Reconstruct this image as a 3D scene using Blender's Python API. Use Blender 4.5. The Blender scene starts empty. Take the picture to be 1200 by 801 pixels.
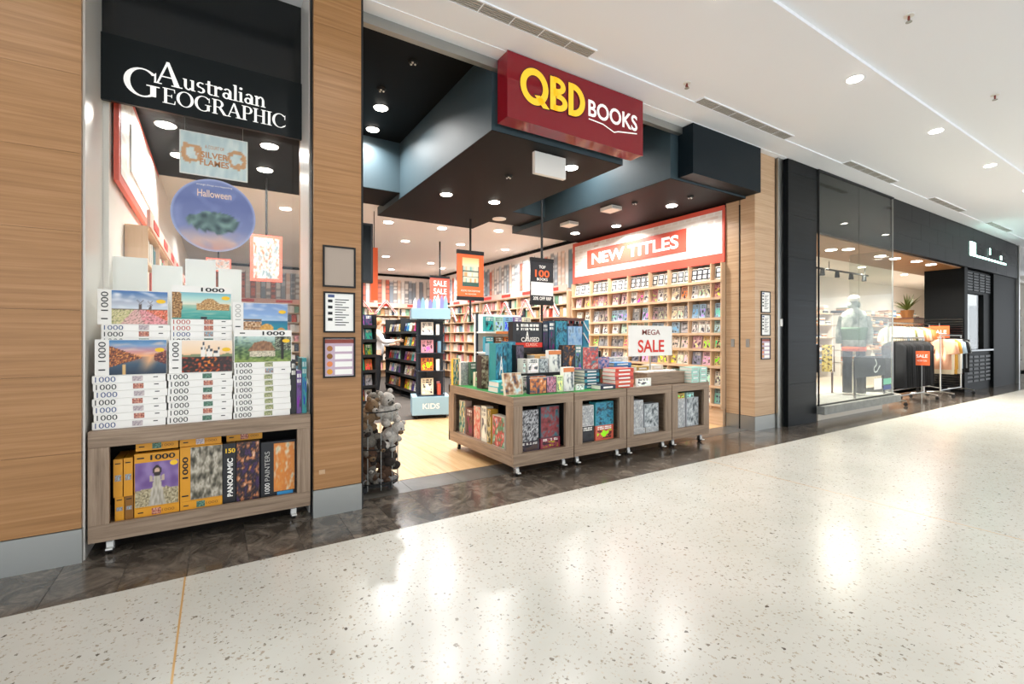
import bpy, bmesh, math, random
from mathutils import Vector, Matrix, Euler, noise

random.seed(11)
S = bpy.context.scene
C = S.collection
PI = math.pi

# ------------------------------------------------------------------ camera, world, exposure
cd = bpy.data.cameras.new('camera')
cd.sensor_width = 36.0
cd.lens = 551.0 / 1200.0 * 36.0
cd.shift_y = -6.0 / 1200.0
cd.clip_start = 0.05
cam = bpy.data.objects.new('camera', cd)
cam.location = (0, 0, 1.27)
cam.rotation_euler = (PI / 2, 0, -math.radians(32.2))
C.objects.link(cam)
S.camera = cam

world = bpy.data.worlds.new('mall_daylight')
world.use_nodes = True
S.world = world
world.node_tree.nodes['Background'].inputs[0].default_value = (0.93, 0.985, 1.04, 1)
world.node_tree.nodes['Background'].inputs[1].default_value = 1.6

S.view_settings.view_transform = 'Standard'
S.view_settings.look = 'None'
S.view_settings.gamma = 1.0
S.view_settings.use_curve_mapping = False
S.view_settings.exposure = 0.64
S.cycles.use_denoising = True
S.cycles.max_bounces = 8
S.cycles.sample_clamp_indirect = 6.0

MALL_W, SHOP_W, WHITE_W, CLOTH_W = 6.0, 17.0, 32.0, 40.0     # watts of the downlights


# ------------------------------------------------------------------ colours and materials
def lin(c):
    if isinstance(c, str):
        c = c.lstrip('#')
        c = [int(c[i:i + 2], 16) / 255 for i in (0, 2, 4)]
    return tuple((x / 12.92 if x <= 0.04045 else ((x + 0.055) / 1.055) ** 2.4) for x in c[:3]) + (1.0,)


MATS = {}


def mat(name, col='#808080', rough=0.6, metal=0.0, spec=0.5, emit=None, estr=0.0, build=None):
    if name in MATS:
        return MATS[name]
    m = bpy.data.materials.new(name)
    m.use_nodes = True
    b = m.node_tree.nodes['Principled BSDF']
    b.inputs['Base Color'].default_value = lin(col)
    b.inputs['Roughness'].default_value = rough
    b.inputs['Metallic'].default_value = metal
    b.inputs['Specular IOR Level'].default_value = spec
    if emit:
        b.inputs['Emission Color'].default_value = lin(emit)
        b.inputs['Emission Strength'].default_value = estr
    if build:
        build(m.node_tree, b)
    MATS[name] = m
    return m


def N(nt, kind, **kw):
    n = nt.nodes.new('ShaderNode' + kind)
    for k, v in kw.items():
        if k.startswith('i_'):
            n.inputs[k[2:].replace('_', ' ')].default_value = v
        else:
            setattr(n, k, v)
    return n


def ramp(nt, stops, interp='LINEAR'):
    r = nt.nodes.new('ShaderNodeValToRGB')
    e = r.color_ramp.elements
    r.color_ramp.interpolation = interp
    while len(e) > 1:
        e.remove(e[-1])
    e[0].position = stops[0][0]
    e[0].color = lin(stops[0][1])
    for p, c in stops[1:]:
        k = e.new(p)
        k.color = lin(c)
    return r


def coords(nt, scale, rnd=True, out='Object'):
    tc = N(nt, 'TexCoord')
    mp = N(nt, 'Mapping')
    mp.inputs['Scale'].default_value = scale
    nt.links.new(tc.outputs[out], mp.inputs['Vector'])
    if rnd:
        oi = N(nt, 'ObjectInfo')
        mu = N(nt, 'Math', operation='MULTIPLY')
        mu.inputs[1].default_value = 37.0
        nt.links.new(oi.outputs['Random'], mu.inputs[0])
        cb = N(nt, 'CombineXYZ')
        for i in range(3):
            nt.links.new(mu.outputs[0], cb.inputs[i])
        nt.links.new(cb.outputs[0], mp.inputs['Location'])
    return mp.outputs['Vector']


def grain(scale, stops, rough=0.45, bump=0.0):
    def f(nt, b):
        v = coords(nt, scale)
        n = N(nt, 'TexNoise')
        n.inputs['Scale'].default_value = 1.0
        n.inputs['Detail'].default_value = 6
        n.inputs['Roughness'].default_value = 0.65
        n.inputs['Distortion'].default_value = 0.4
        nt.links.new(v, n.inputs['Vector'])
        r = ramp(nt, stops)
        nt.links.new(n.outputs['Fac'], r.inputs[0])
        nt.links.new(r.outputs[0], b.inputs['Base Color'])
        if bump:
            bp = N(nt, 'Bump')
            bp.inputs['Strength'].default_value = bump
            bp.inputs['Distance'].default_value = 0.002
            nt.links.new(n.outputs['Fac'], bp.inputs['Height'])
            nt.links.new(bp.outputs[0], b.inputs['Normal'])
    return f


def terrazzo(nt, b):
    tc = N(nt, 'TexCoord')
    base = None
    prev = None
    n0 = N(nt, 'TexNoise')
    n0.inputs['Scale'].default_value = 2.0
    n0.inputs['Detail'].default_value = 3
    nt.links.new(tc.outputs['Object'], n0.inputs['Vector'])
    r0 = ramp(nt, [(0.3, '#c4c2b8'), (0.7, '#cecbc2')])
    nt.links.new(n0.outputs['Fac'], r0.inputs[0])
    prev = r0.outputs[0]
    for sc, thr, keep, cols in ((46, 0.30, 0.74, ('#a39886', '#b3a998', '#7d7568')), (25, 0.22, 0.90, ('#857c6e', '#a89a8a', '#625b52')), (70, 0.33, 0.62, ('#b5aa98', '#c7bdac', '#9d9382'))):
        vo = N(nt, 'TexVoronoi')
        vo.inputs['Scale'].default_value = sc
        nz = N(nt, 'TexNoise')
        nz.inputs['Scale'].default_value = sc * 2.5
        nt.links.new(tc.outputs['Object'], nz.inputs['Vector'])
        ad = N(nt, 'MixRGB', blend_type='LINEAR_LIGHT')
        ad.inputs[0].default_value = 0.012
        nt.links.new(tc.outputs['Object'], ad.inputs[1])
        nt.links.new(nz.outputs['Color'], ad.inputs[2])
        nt.links.new(ad.outputs[0], vo.inputs['Vector'])
        lt = N(nt, 'Math', operation='LESS_THAN')
        lt.inputs[1].default_value = thr
        nt.links.new(vo.outputs['Distance'], lt.inputs[0])
        sp = N(nt, 'SeparateColor')
        nt.links.new(vo.outputs['Color'], sp.inputs[0])
        gt = N(nt, 'Math', operation='GREATER_THAN')
        gt.inputs[1].default_value = keep
        nt.links.new(sp.outputs[0], gt.inputs[0])
        mk = N(nt, 'Math', operation='MULTIPLY')
        nt.links.new(lt.outputs[0], mk.inputs[0])
        nt.links.new(gt.outputs[0], mk.inputs[1])
        cr = ramp(nt, [(0.0, cols[0]), (0.4, cols[1]), (0.75, cols[2])], 'CONSTANT')
        nt.links.new(sp.outputs[1], cr.inputs[0])
        mx = N(nt, 'MixRGB')
        nt.links.new(mk.outputs[0], mx.inputs[0])
        nt.links.new(prev, mx.inputs[1])
        nt.links.new(cr.outputs[0], mx.inputs[2])
        prev = mx.outputs[0]
    nt.links.new(prev, b.inputs['Base Color'])


def marble(nt, b):
    v = coords(nt, (1, 1, 1))
    n = N(nt, 'TexNoise')
    n.inputs['Scale'].default_value = 5.0
    n.inputs['Detail'].default_value = 10
    n.inputs['Roughness'].default_value = 0.7
    n.inputs['Distortion'].default_value = 1.6
    nt.links.new(v, n.inputs['Vector'])
    r = ramp(nt, [(0.25, '#26221e'), (0.45, '#48413a'), (0.6, '#6a6157'), (0.78, '#978c7f')])
    nt.links.new(n.outputs['Fac'], r.inputs[0])
    nt.links.new(r.outputs[0], b.inputs['Base Color'])


def printed(nt, b):          # flat print: the colours come from the mesh's colour attribute
    a = N(nt, 'VertexColor')
    a.layer_name = 'Col'
    nt.links.new(a.outputs[0], b.inputs['Base Color'])


def cover(nt, b):            # a book or box cover: object colour, a picture field and lines of type
    oi = N(nt, 'ObjectInfo')
    tc = N(nt, 'TexCoord')
    sep = N(nt, 'SeparateXYZ')
    nt.links.new(tc.outputs['UV'], sep.inputs[0])

    def band(val, lo, hi):
        a = N(nt, 'Math', operation='GREATER_THAN')
        a.inputs[1].default_value = lo
        nt.links.new(val, a.inputs[0])
        c = N(nt, 'Math', operation='LESS_THAN')
        c.inputs[1].default_value = hi
        nt.links.new(val, c.inputs[0])
        m = N(nt, 'Math', operation='MULTIPLY')
        nt.links.new(a.outputs[0], m.inputs[0])
        nt.links.new(c.outputs[0], m.inputs[1])
        return m.outputs[0]

    def mul(p, q):
        m = N(nt, 'Math', operation='MULTIPLY')
        nt.links.new(p, m.inputs[0])
        nt.links.new(q, m.inputs[1])
        return m.outputs[0]
    # picture field
    mu = N(nt, 'Math', operation='MULTIPLY')
    mu.inputs[1].default_value = 91.0
    nt.links.new(oi.outputs['Random'], mu.inputs[0])
    ns = N(nt, 'TexNoise', noise_dimensions='4D')
    ns.inputs['Scale'].default_value = 3.4
    ns.inputs['Detail'].default_value = 2.5
    nt.links.new(tc.outputs['UV'], ns.inputs['Vector'])
    nt.links.new(mu.outputs[0], ns.inputs['W'])
    hs = N(nt, 'HueSaturation')
    hs.inputs['Saturation'].default_value = 1.6
    hs.inputs['Value'].default_value = 1.5
    h = N(nt, 'Math', operation='MULTIPLY_ADD')
    h.inputs[1].default_value = 0.5
    h.inputs[2].default_value = 0.3
    nt.links.new(oi.outputs['Random'], h.inputs[0])
    nt.links.new(h.outputs[0], hs.inputs['Hue'])
    nt.links.new(oi.outputs['Color'], hs.inputs['Color'])
    dk = N(nt, 'MixRGB', blend_type='MULTIPLY')
    dk.inputs[0].default_value = 1.0
    dk.inputs[2].default_value = (0.12, 0.12, 0.16, 1)
    nt.links.new(oi.outputs['Color'], dk.inputs[1])
    g1 = N(nt, 'Math', operation='GREATER_THAN')
    g1.inputs[1].default_value = 0.54
    nt.links.new(ns.outputs['Fac'], g1.inputs[0])
    g2 = N(nt, 'Math', operation='LESS_THAN')
    g2.inputs[1].default_value = 0.44
    nt.links.new(ns.outputs['Fac'], g2.inputs[0])
    field = mul(band(sep.outputs[0], 0.10, 0.90), band(sep.outputs[1], 0.10, 0.66))
    m1 = N(nt, 'MixRGB')
    nt.links.new(mul(field, g1.outputs[0]), m1.inputs[0])
    nt.links.new(oi.outputs['Color'], m1.inputs[1])
    nt.links.new(hs.outputs[0], m1.inputs[2])
    m2 = N(nt, 'MixRGB')
    nt.links.new(mul(field, g2.outputs[0]), m2.inputs[0])
    nt.links.new(m1.outputs[0], m2.inputs[1])
    nt.links.new(dk.outputs[0], m2.inputs[2])
    # lines of type: light on dark covers, dark on light covers
    lum = N(nt, 'RGBToBW')
    nt.links.new(oi.outputs['Color'], lum.inputs[0])
    ty = N(nt, 'Math', operation='LESS_THAN')
    ty.inputs[1].default_value = 0.28
    nt.links.new(lum.outputs[0], ty.inputs[0])
    tcol = N(nt, 'MixRGB')
    tcol.inputs[1].default_value = (0.03, 0.03, 0.04, 1)
    tcol.inputs[2].default_value = (0.85, 0.83, 0.76, 1)
    nt.links.new(ty.outputs[0], tcol.inputs[0])
    n2 = N(nt, 'TexNoise', noise_dimensions='4D')
    n2.inputs['Scale'].default_value = 1.0
    mp = N(nt, 'Mapping')
    mp.inputs['Scale'].default_value = (16, 2, 1)
    nt.links.new(tc.outputs['UV'], mp.inputs[0])
    nt.links.new(mp.outputs[0], n2.inputs['Vector'])
    nt.links.new(mu.outputs[0], n2.inputs['W'])
    g3 = N(nt, 'Math', operation='GREATER_THAN')
    g3.inputs[1].default_value = 0.47
    nt.links.new(n2.outputs['Fac'], g3.inputs[0])
    rows = N(nt, 'Math', operation='MAXIMUM')
    nt.links.new(band(sep.outputs[1], 0.72, 0.80), rows.inputs[0])
    nt.links.new(band(sep.outputs[1], 0.84, 0.93), rows.inputs[1])
    typ = mul(mul(rows.outputs[0], g3.outputs[0]), band(sep.outputs[0], 0.12, 0.88))
    m3 = N(nt, 'MixRGB')
    nt.links.new(typ, m3.inputs[0])
    nt.links.new(m2.outputs[0], m3.inputs[1])
    nt.links.new(tcol.outputs[0], m3.inputs[2])
    nt.links.new(m3.outputs[0], b.inputs['Base Color'])


def glassy(name, tint, refl=0.025):
    if name in MATS:
        return MATS[name]
    m = bpy.data.materials.new(name)
    m.use_nodes = True
    nt = m.node_tree
    nt.nodes.clear()
    o = N(nt, 'OutputMaterial')
    t = N(nt, 'BsdfTransparent')
    t.inputs[0].default_value = tint
    g = N(nt, 'BsdfGlossy')
    g.inputs['Roughness'].default_value = 0.02
    lw = N(nt, 'LayerWeight')
    lw.inputs['Blend'].default_value = 0.5
    pw = N(nt, 'Math', operation='POWER')
    pw.inputs[1].default_value = 5.0
    nt.links.new(lw.outputs['Facing'], pw.inputs[0])
    f = N(nt, 'Math', operation='MULTIPLY_ADD')
    f.inputs[1].default_value = 0.7
    f.inputs[2].default_value = refl
    nt.links.new(pw.outputs[0], f.inputs[0])
    mx = N(nt, 'MixShader')
    nt.links.new(f.outputs[0], mx.inputs[0])
    nt.links.new(t.outputs[0], mx.inputs[1])
    nt.links.new(g.outputs[0], mx.inputs[2])
    nt.links.new(mx.outputs[0], o.inputs[0])
    MATS[name] = m
    return m


M = lambda n: MATS[n]
mat('terrazzo', rough=0.24, spec=0.4, build=terrazzo)
mat('marble', rough=0.16, build=marble)
mat('grout', '#3a352f', 0.8)
mat('dark_tile', rough=0.3, build=grain((3, 3, 3), [(0.3, '#4a4844'), (0.7, '#67645e')]))
mat('brass', '#cfa468', 0.4, 0.2)
mat('slat_dark', '#202224', 0.5)
mat('plank', rough=0.38, build=grain((26, 1.4, 20), [(0.3, '#b8905f'), (0.55, '#caa678'), (0.75, '#d6b88e')]))
mat('carpet', rough=0.95, build=grain((60, 60, 60), [(0.3, '#37312c'), (0.7, '#544b43')]))
mat('veneer', rough=0.42, build=grain((1.1, 1.1, 46), [(0.28, '#8a6038'), (0.5, '#a07345'), (0.72, '#b08256')], bump=0.05))
mat('veneer_pale', rough=0.42, build=grain((1.1, 1.1, 46), [(0.28, '#a98663'), (0.5, '#bf9d7a'), (0.72, '#ccad8b')], bump=0.05))
mat('steel', '#b4b4b0', 0.28, 1.0, build=None)
mat('steel_dull', '#a5a6a2', 0.42, 0.85)
mat('chrome', '#d8d8d8', 0.12, 1.0)
mat('ceiling_paint', '#f1f4f9', 0.75)
mat('white_paint', '#eae4dc', 0.6)
mat('shop_ceiling', '#f6f5f4', 0.7)
mat('black_paint', '#080b0d', 0.55, spec=0.12)
mat('blue_black', '#0c1920', 0.5, spec=0.18)
mat('jamb', '#dcd7cf', 0.3, 0.3)
mat('teal_grey', '#35474f', 0.55)
mat('black_gloss', '#0d1113', 0.16)
mat('black_matt', '#111213', 0.7)
mat('sign_black', '#0a1214', 0.35, spec=0.25)
mat('sign_red', '#861a26', 0.07)
mat('sign_dark_red', '#3c0a10', 0.4)
mat('letter_white', '#f4f2ec', 0.4, emit='#ffffff', estr=0.25)
mat('letter_yellow', '#f7bd2e', 0.4, emit='#ffb92a', estr=0.35)
mat('ink', '#141414', 0.6)
mat('ink_blue', '#4a5a86', 0.6)
mat('ink_red', '#b8564a', 0.6)
mat('ink_white', '#f2efe8', 0.6)
mat('ink_scarlet', '#d8362a', 0.6)
mat('ink_orange', '#e4622e', 0.6)
mat('ink_yellow', '#f0c12c', 0.6)
mat('white_card', '#efece6', 0.5)
mat('paper_white', '#f3f1ec', 0.7)
mat('pages', '#e6dfd0', 0.8)
mat('print', rough=0.45, build=printed)
mat('cover', rough=0.4, build=cover)
mat('plain', rough=0.5, build=lambda nt, b: nt.links.new(N(nt, 'ObjectInfo').outputs['Color'], b.inputs['Base Color']))
mat('oak_rail', rough=0.5, build=grain((2.2, 30, 46), [(0.28, '#6f5b49'), (0.5, '#8d7762'), (0.74, '#a38d77')], bump=0.08))
mat('oak_stile', rough=0.5, build=grain((46, 30, 2.2), [(0.28, '#6f5b49'), (0.5, '#8d7762'), (0.74, '#a38d77')], bump=0.08))
mat('oak_side', rough=0.5, build=grain((30, 2.2, 46), [(0.28, '#6f5b49'), (0.5, '#8d7762'), (0.74, '#a38d77')], bump=0.08))
mat('pine', rough=0.5, build=grain((24, 2, 30), [(0.3, '#cba783'), (0.6, '#d8b795'), (0.8, '#e2c6a6')]))
mat('pine_upright', rough=0.5, build=grain((24, 24, 2), [(0.3, '#cba783'), (0.6, '#d8b795'), (0.8, '#e2c6a6')]))
mat('turf', rough=0.95, build=grain((90, 90, 90), [(0.3, '#1d5a2a'), (0.7, '#3c9a48')]))
mat('pale_blue', '#8fb2c4', 0.5)
mat('navy', '#1c2836', 0.5)
mat('orange_edge', '#e0834a', 0.5)
mat('salmon', '#de5b48', 0.5)
mat('rubber', '#17181a', 0.6)
mat('plastic_white', '#e8e6e0', 0.4)
mat('lamp', '#ffffff', 0.5, emit='#fff6ea', estr=16.0)
mat('lamp_ring', '#e8e6e2', 0.4)
mat('neon', '#c8fff0', 0.5, emit='#bdfbe6', estr=5.0)
mat('black_tile', rough=0.4, spec=0.12, build=grain((1.2, 1.2, 30), [(0.3, '#07090b'), (0.6, '#0f1316'), (0.8, '#1b2125')]))
mat('wood_ceiling', rough=0.5, build=grain((30, 1.5, 10), [(0.3, '#76502f'), (0.6, '#94683f'), (0.8, '#a5784b')]))
mat('concrete', rough=0.7, build=grain((6, 6, 6), [(0.3, '#777874'), (0.7, '#92938e')]))
mat('platform', '#d9cdba', 0.35)
mat('smoke_panel', '#4a443c', 0.4)
mat('skin', '#d9a88c', 0.55)
mat('hair', rough=0.6, build=grain((60, 60, 9), [(0.3, '#7a4a26'), (0.7, '#b98450')]))
mat('hoodie', '#dcdad8', 0.85)
mat('leggings', '#15151a', 0.8)
mat('shoe', '#8d8d8a', 0.7)
mat('grille', '#b5b2ac', 0.5)
mat('grille_dark', '#77756f', 0.7)
mat('leaf', '#63702f', 0.6)
mat('tan_pot', '#a9713c', 0.7)
mat('sprinkler_red', '#7a2a22', 0.5)
glassy('glass', (0.97, 0.985, 0.98, 1))
glassy('tinted_glass', (0.90, 0.92, 0.90, 1))
glassy('acrylic', (0.9, 0.95, 0.97, 1))


# ------------------------------------------------------------------ mesh builder
class MB:
    def __init__(self):
        self.v, self.f, self.m, self.uv = [], [], [], []

    def face(self, pts, m=0, uv=None):
        n = len(self.v)
        self.v += [tuple(p) for p in pts]
        self.f.append(tuple(range(n, n + len(pts))))
        self.m.append(m)
        self.uv.append(uv or [(0.02, 0.02)] * len(pts))
        return self

    def box(self, x0, y0, z0, x1, y1, z1, m=0, tf=None, fm=None):
        """fm: material per side in the order front(-y), back, left(-x), right, bottom, top"""
        p = [(x0, y0, z0), (x1, y0, z0), (x1, y1, z0), (x0, y1, z0), (x0, y0, z1), (x1, y0, z1), (x1, y1, z1), (x0, y1, z1)]
        if tf:
            p = [tf(q) for q in p]
        n = len(self.v)
        self.v += [tuple(q) for q in p]
        F = [(0, 1, 5, 4), (2, 3, 7, 6), (3, 0, 4, 7), (1, 2, 6, 5), (3, 2, 1, 0), (4, 5, 6, 7)]
        for i, q in enumerate(F):
            self.f.append(tuple(n + k for k in q))
            self.m.append(fm[i] if fm else m)
            self.uv.append([(0, 0), (1, 0), (1, 1), (0, 1)] if i == 0 else [(0.02, 0.02)] * 4)
        return self

    def prism(self, poly, a, b, axis='y', m=0):
        """poly: 2D points; extruded between a and b along axis"""
        def P(q, t):
            return {'y': (q[0], t, q[1]), 'x': (t, q[0], q[1]), 'z': (q[0], q[1], t)}[axis]
        k = len(poly)
        n = len(self.v)
        self.v += [P(q, a) for q in poly] + [P(q, b) for q in poly]
        self.f.append(tuple(n + i for i in range(k)))
        self.m.append(m)
        self.uv.append([(0.02, 0.02)] * k)
        self.f.append(tuple(n + k + i for i in reversed(range(k))))
        self.m.append(m)
        self.uv.append([(0.02, 0.02)] * k)
        for i in range(k):
            j = (i + 1) % k
            self.f.append((n + i, n + k + i, n + k + j, n + j))
            self.m.append(m)
            self.uv.append([(0.02, 0.02)] * 4)
        return self

    def cyl(self, c, r, h, seg=16, axis='z', m=0, r2=None, cap=True):
        r2 = r if r2 is None else r2
        n = len(self.v)
        for k, (rr, t) in enumerate(((r, 0.0), (r2, h))):
            for i in range(seg):
                a = 2 * PI * i / seg
                u, w = rr * math.cos(a), rr * math.sin(a)
                o = {'z': (u, w, t), 'y': (u, t, w), 'x': (t, u, w)}[axis]
                self.v.append((c[0] + o[0], c[1] + o[1], c[2] + o[2]))
        for i in range(seg):
            j = (i + 1) % seg
            self.f.append((n + i, n + j, n + seg + j, n + seg + i))
            self.m.append(m)
            self.uv.append([(0.02, 0.02)] * 4)
        if cap:
            self.f.append(tuple(n + i for i in reversed(range(seg))))
            self.f.append(tuple(n + seg + i for i in range(seg)))
            self.m += [m, m]
            self.uv += [[(0.02, 0.02)] * seg] * 2
        return self

    def tube(self, pts, r, seg=6, m=0):
        pts = [Vector(p) for p in pts]
        rings = []
        for i, p in enumerate(pts):
            d = (pts[min(i + 1, len(pts) - 1)] - pts[max(i - 1, 0)]).normalized()
            up = Vector((0, 0, 1)) if abs(d.z) < 0.9 else Vector((1, 0, 0))
            a = d.cross(up).normalized()
            b = a.cross(d).normalized()
            n = len(self.v)
            for k in range(seg):
                t = 2 * PI * k / seg
                self.v.append(tuple(p + a * (r * math.cos(t)) + b * (r * math.sin(t))))
            rings.append(n)
        for q in range(len(rings) - 1):
            for k in range(seg):
                j = (k + 1) % seg
                self.f.append((rings[q] + k, rings[q] + j, rings[q + 1] + j, rings[q + 1] + k))
                self.m.append(m)
                self.uv.append([(0.02, 0.02)] * 4)
        for n in (rings[0], rings[-1]):
            self.f.append(tuple(n + k for k in range(seg)))
            self.m.append(m)
            self.uv.append([(0.02, 0.02)] * seg)
        return self

    def ball(self, c, r, su=12, sv=8, m=0, sq=(1, 1, 1), wob=0.0):
        n = len(self.v)
        for i in range(sv + 1):
            th = PI * i / sv
            for j in range(su):
                ph = 2 * PI * j / su
                d = Vector((math.sin(th) * math.cos(ph), math.sin(th) * math.sin(ph), math.cos(th)))
                k = r * (1 + (wob * noise.noise(d * 3 + Vector(c) * 7) if wob else 0))
                self.v.append((c[0] + d.x * k * sq[0], c[1] + d.y * k * sq[1], c[2] + d.z * k * sq[2]))
        for i in range(sv):
            for j in range(su):
                k = (j + 1) % su
                self.f.append((n + i * su + j, n + (i + 1) * su + j, n + (i + 1) * su + k, n + i * su + k))
                self.m.append(m)
                self.uv.append([(0.02, 0.02)] * 4)
        return self

    def mesh(self, mats, name='mesh', smooth=False):
        me = bpy.data.meshes.new(name)
        me.from_pydata(self.v, [], self.f)
        for x in (mats if isinstance(mats, (list, tuple)) else [mats]):
            me.materials.append(MATS[x] if isinstance(x, str) else x)
        me.polygons.foreach_set('material_index', self.m)
        ul = me.uv_layers.new(name='UVMap')
        ul.data.foreach_set('uv', [c for q in self.uv for p in q for c in p])
        if smooth:
            me.polygons.foreach_set('use_smooth', [True] * len(me.polygons))
        me.update()
        return me


def link(name, data, parent=None, loc=None, rot=None):
    o = bpy.data.objects.new(name, data)
    C.objects.link(o)
    if parent:
        o.parent = parent
    if loc:
        o.location = loc
    if rot:
        o.rotation_euler = rot
    return o


def tag(o, label=None, cat=None, group=None, kind=None):
    if label:
        o['label'] = label
    if cat:
        o['category'] = cat
    if group:
        o['group'] = group
    if kind:
        o['kind'] = kind
    return o


def thing(name, label, cat, loc=(0, 0, 0), rz=0.0, group=None):
    return tag(link(name, None, None, loc, (0, 0, rz)), label, cat, group)


def part(mb, name, mats, parent, loc=None, rot=None, label=None, smooth=False, bevel=0.0):
    me = mb.mesh(mats, name, smooth) if isinstance(mb, MB) else mb
    o = link(name, me, parent, loc, rot)
    if label:
        o['label'] = label
    if bevel:
        b = o.modifiers.new('bevel', 'BEVEL')
        b.width = bevel
        b.segments = 2
        b.limit_method = 'ANGLE'
    return o


def single(mb, name, mats, label, cat, loc=None, rot=None, group=None, smooth=False, color=None, kind=None, bevel=0.0):
    o = part(mb, name, mats, None, loc, rot, None, smooth, bevel)
    if color:
        o.color = lin(color)
    return tag(o, label, cat, group, kind)


def struct(mb, name, mats, parent=None, loc=None):
    o = part(mb, name, mats, parent, loc)
    if not parent:
        o['kind'] = 'structure'
    return o


def dup(root, loc=None, rot=None, label=None, group=None, color=None):
    def cp(o, par):
        c = o.copy()
        C.objects.link(c)
        c.parent = par
        for ch in kids.get(o.name, []):
            cp(ch, c)
        return c
    kids = {}
    stack = [root]
    while stack:
        o = stack.pop()
        ks = list(o.children)
        kids[o.name] = ks
        stack += ks
    r = cp(root, None)
    if loc is not None:
        r.location = loc
    if rot is not None:
        r.rotation_euler = rot
    if label:
        r['label'] = label
    if group:
        r['group'] = group
    if color:
        r.color = lin(color)
    return r


# ------------------------------------------------------------------ lettering
TEXT = {}


def text_mesh(s, bold=0.0, depth=0.0, material='ink', align='CENTER'):
    """letters in the xz plane facing -y, cap height 1, centred"""
    key = (s, bold, depth, material)
    if key in TEXT:
        return TEXT[key]
    cu = bpy.data.curves.new('lettering', 'FONT')
    cu.body = s
    cu.size = 1.0
    cu.offset = bold
    cu.extrude = 0.0
    cu.resolution_u = 4
    cu.align_x = 'LEFT'
    cu.space_line = 0.8
    o = bpy.data.objects.new('lettering', cu)
    C.objects.link(o)
    dg = bpy.context.evaluated_depsgraph_get()
    dg.update()
    src = bpy.data.meshes.new_from_object(o.evaluated_get(dg))
    bpy.data.objects.remove(o)
    xs = [v.co.x for v in src.vertices]
    ys = [v.co.y for v in src.vertices]
    x0, x1, y0, y1 = min(xs), max(xs), min(ys), max(ys)
    w, h = x1 - x0, y1 - y0
    me = bpy.data.meshes.new('lettering')
    vs = [((v.co.x - (x0 + x1) / 2) / w, 0.0, (v.co.y - (y0 + y1) / 2) / h) for v in src.vertices]
    fs = [tuple(reversed(p.vertices)) for p in src.polygons]
    fs = [tuple(p.vertices) for p in src.polygons]
    me.from_pydata(vs, [], fs)
    me.materials.append(MATS[material])
    me.update()
    bpy.data.meshes.remove(src)
    TEXT[key] = me
    return me


def letters(s, parent, loc, w, h, rot=None, material='ink', bold=0.0, name='lettering', roll=0.0):
    """w, h: size of the whole line; rot: turn about z; roll: quarter turns in the plane of the writing"""
    o = link(name, text_mesh(s, bold, 0, material), parent, loc)
    o.rotation_mode = 'XYZ'
    o.rotation_euler = (0, roll, rot or 0.0)
    o.scale = (w, 1, h)
    return o


# ------------------------------------------------------------------ flat prints
def picture(fn, w, h, nx, nz, name='picture'):
    """a printed sheet in the xz plane facing -y, lower left corner at the origin; fn(u, v) gives sRGB"""
    vs = [(w * i / nx, 0, h * j / nz) for j in range(nz + 1) for i in range(nx + 1)]
    fs = [(j * (nx + 1) + i, j * (nx + 1) + i + 1, (j + 1) * (nx + 1) + i + 1, (j + 1) * (nx + 1) + i) for j in range(nz) for i in range(nx)]
    me = bpy.data.meshes.new(name)
    me.from_pydata(vs, [], fs)
    ca = me.color_attributes.new('Col', 'FLOAT_COLOR', 'POINT')
    buf = []
    for j in range(nz + 1):
        for i in range(nx + 1):
            c = fn(i / nx, j / nz)
            buf += list(lin([max(0.0, min(1.0, x)) for x in c]))
    ca.data.foreach_set('color', buf)
    me.materials.append(MATS['print'])
    me.update()
    return me


def hexc(c):
    c = c.lstrip('#')
    return [int(c[i:i + 2], 16) / 255 for i in (0, 2, 4)]


def mixc(a, b, t):
    t = max(0.0, min(1.0, t))
    return [x + (y - x) * t for x, y in zip(a, b)]


def grad(stops, t):
    for (p, c), (q, d) in zip(stops, stops[1:]):
        if t <= q:
            return mixc(hexc(c), hexc(d), (t - p) / max(1e-6, q - p))
    return hexc(stops[-1][1])


def nz(x, y, s=0.0):
    return noise.noise(Vector((x, y, s)))


def pastiche(cols, seed, fx=5, fy=5):
    def f(u, v):
        a = nz(u * fx, v * fy, seed) + 0.5 * nz(u * fx * 2.7, v * fy * 2.7, seed + 9)
        t = (a + 0.9) / 1.8 * (len(cols) - 1)
        i = max(0, min(len(cols) - 2, int(t)))
        return mixc(hexc(cols[i]), hexc(cols[i + 1]), t - i)
    return f


# ------------------------------------------------------------------ lamps
def downlight(loc, r, watts, label, group, name='downlight', color=(1, 0.985, 0.965)):
    t = thing(name, label, 'ceiling light', loc, 0, group)
    if 'ring' not in TEXT:
        TEXT['ring'] = MB().cyl((0, 0, -0.006), 1.0, 0.004, 24).mesh('lamp_ring', 'ring')
        TEXT['disc'] = MB().cyl((0, 0, -0.012), 0.86, 0.005, 24).mesh('lamp', 'diffuser')
    a = link('trim_ring', TEXT['ring'], t)
    a.scale = (r, r, 1)
    b = link('diffuser', TEXT['disc'], t)
    b.scale = (r, r, 1)
    ld = bpy.data.lights.new('downlight', 'AREA')
    ld.shape = 'DISK'
    ld.size = r * 1.6
    ld.energy = watts
    ld.color = color
    ld.spread = math.radians(150)
    l = link('lamp', ld, t, (0, 0, -0.03))
    return t


PAL = {'red': '#b8322c', 'orange': '#dd7a34', 'yellow': '#e3b93f', 'teal': '#2f8f93', 'navy': '#22345c', 'sky blue': '#7fb2d2', 'pink': '#dc9aa6',
       'green': '#4f8a54', 'cream': '#e8dcc0', 'white': '#eeeae2', 'black': '#1c1c20', 'purple': '#6a4c86', 'grey': '#8f9093', 'brown': '#6f4b34', 'mint': '#a9d3c4'}


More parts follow.
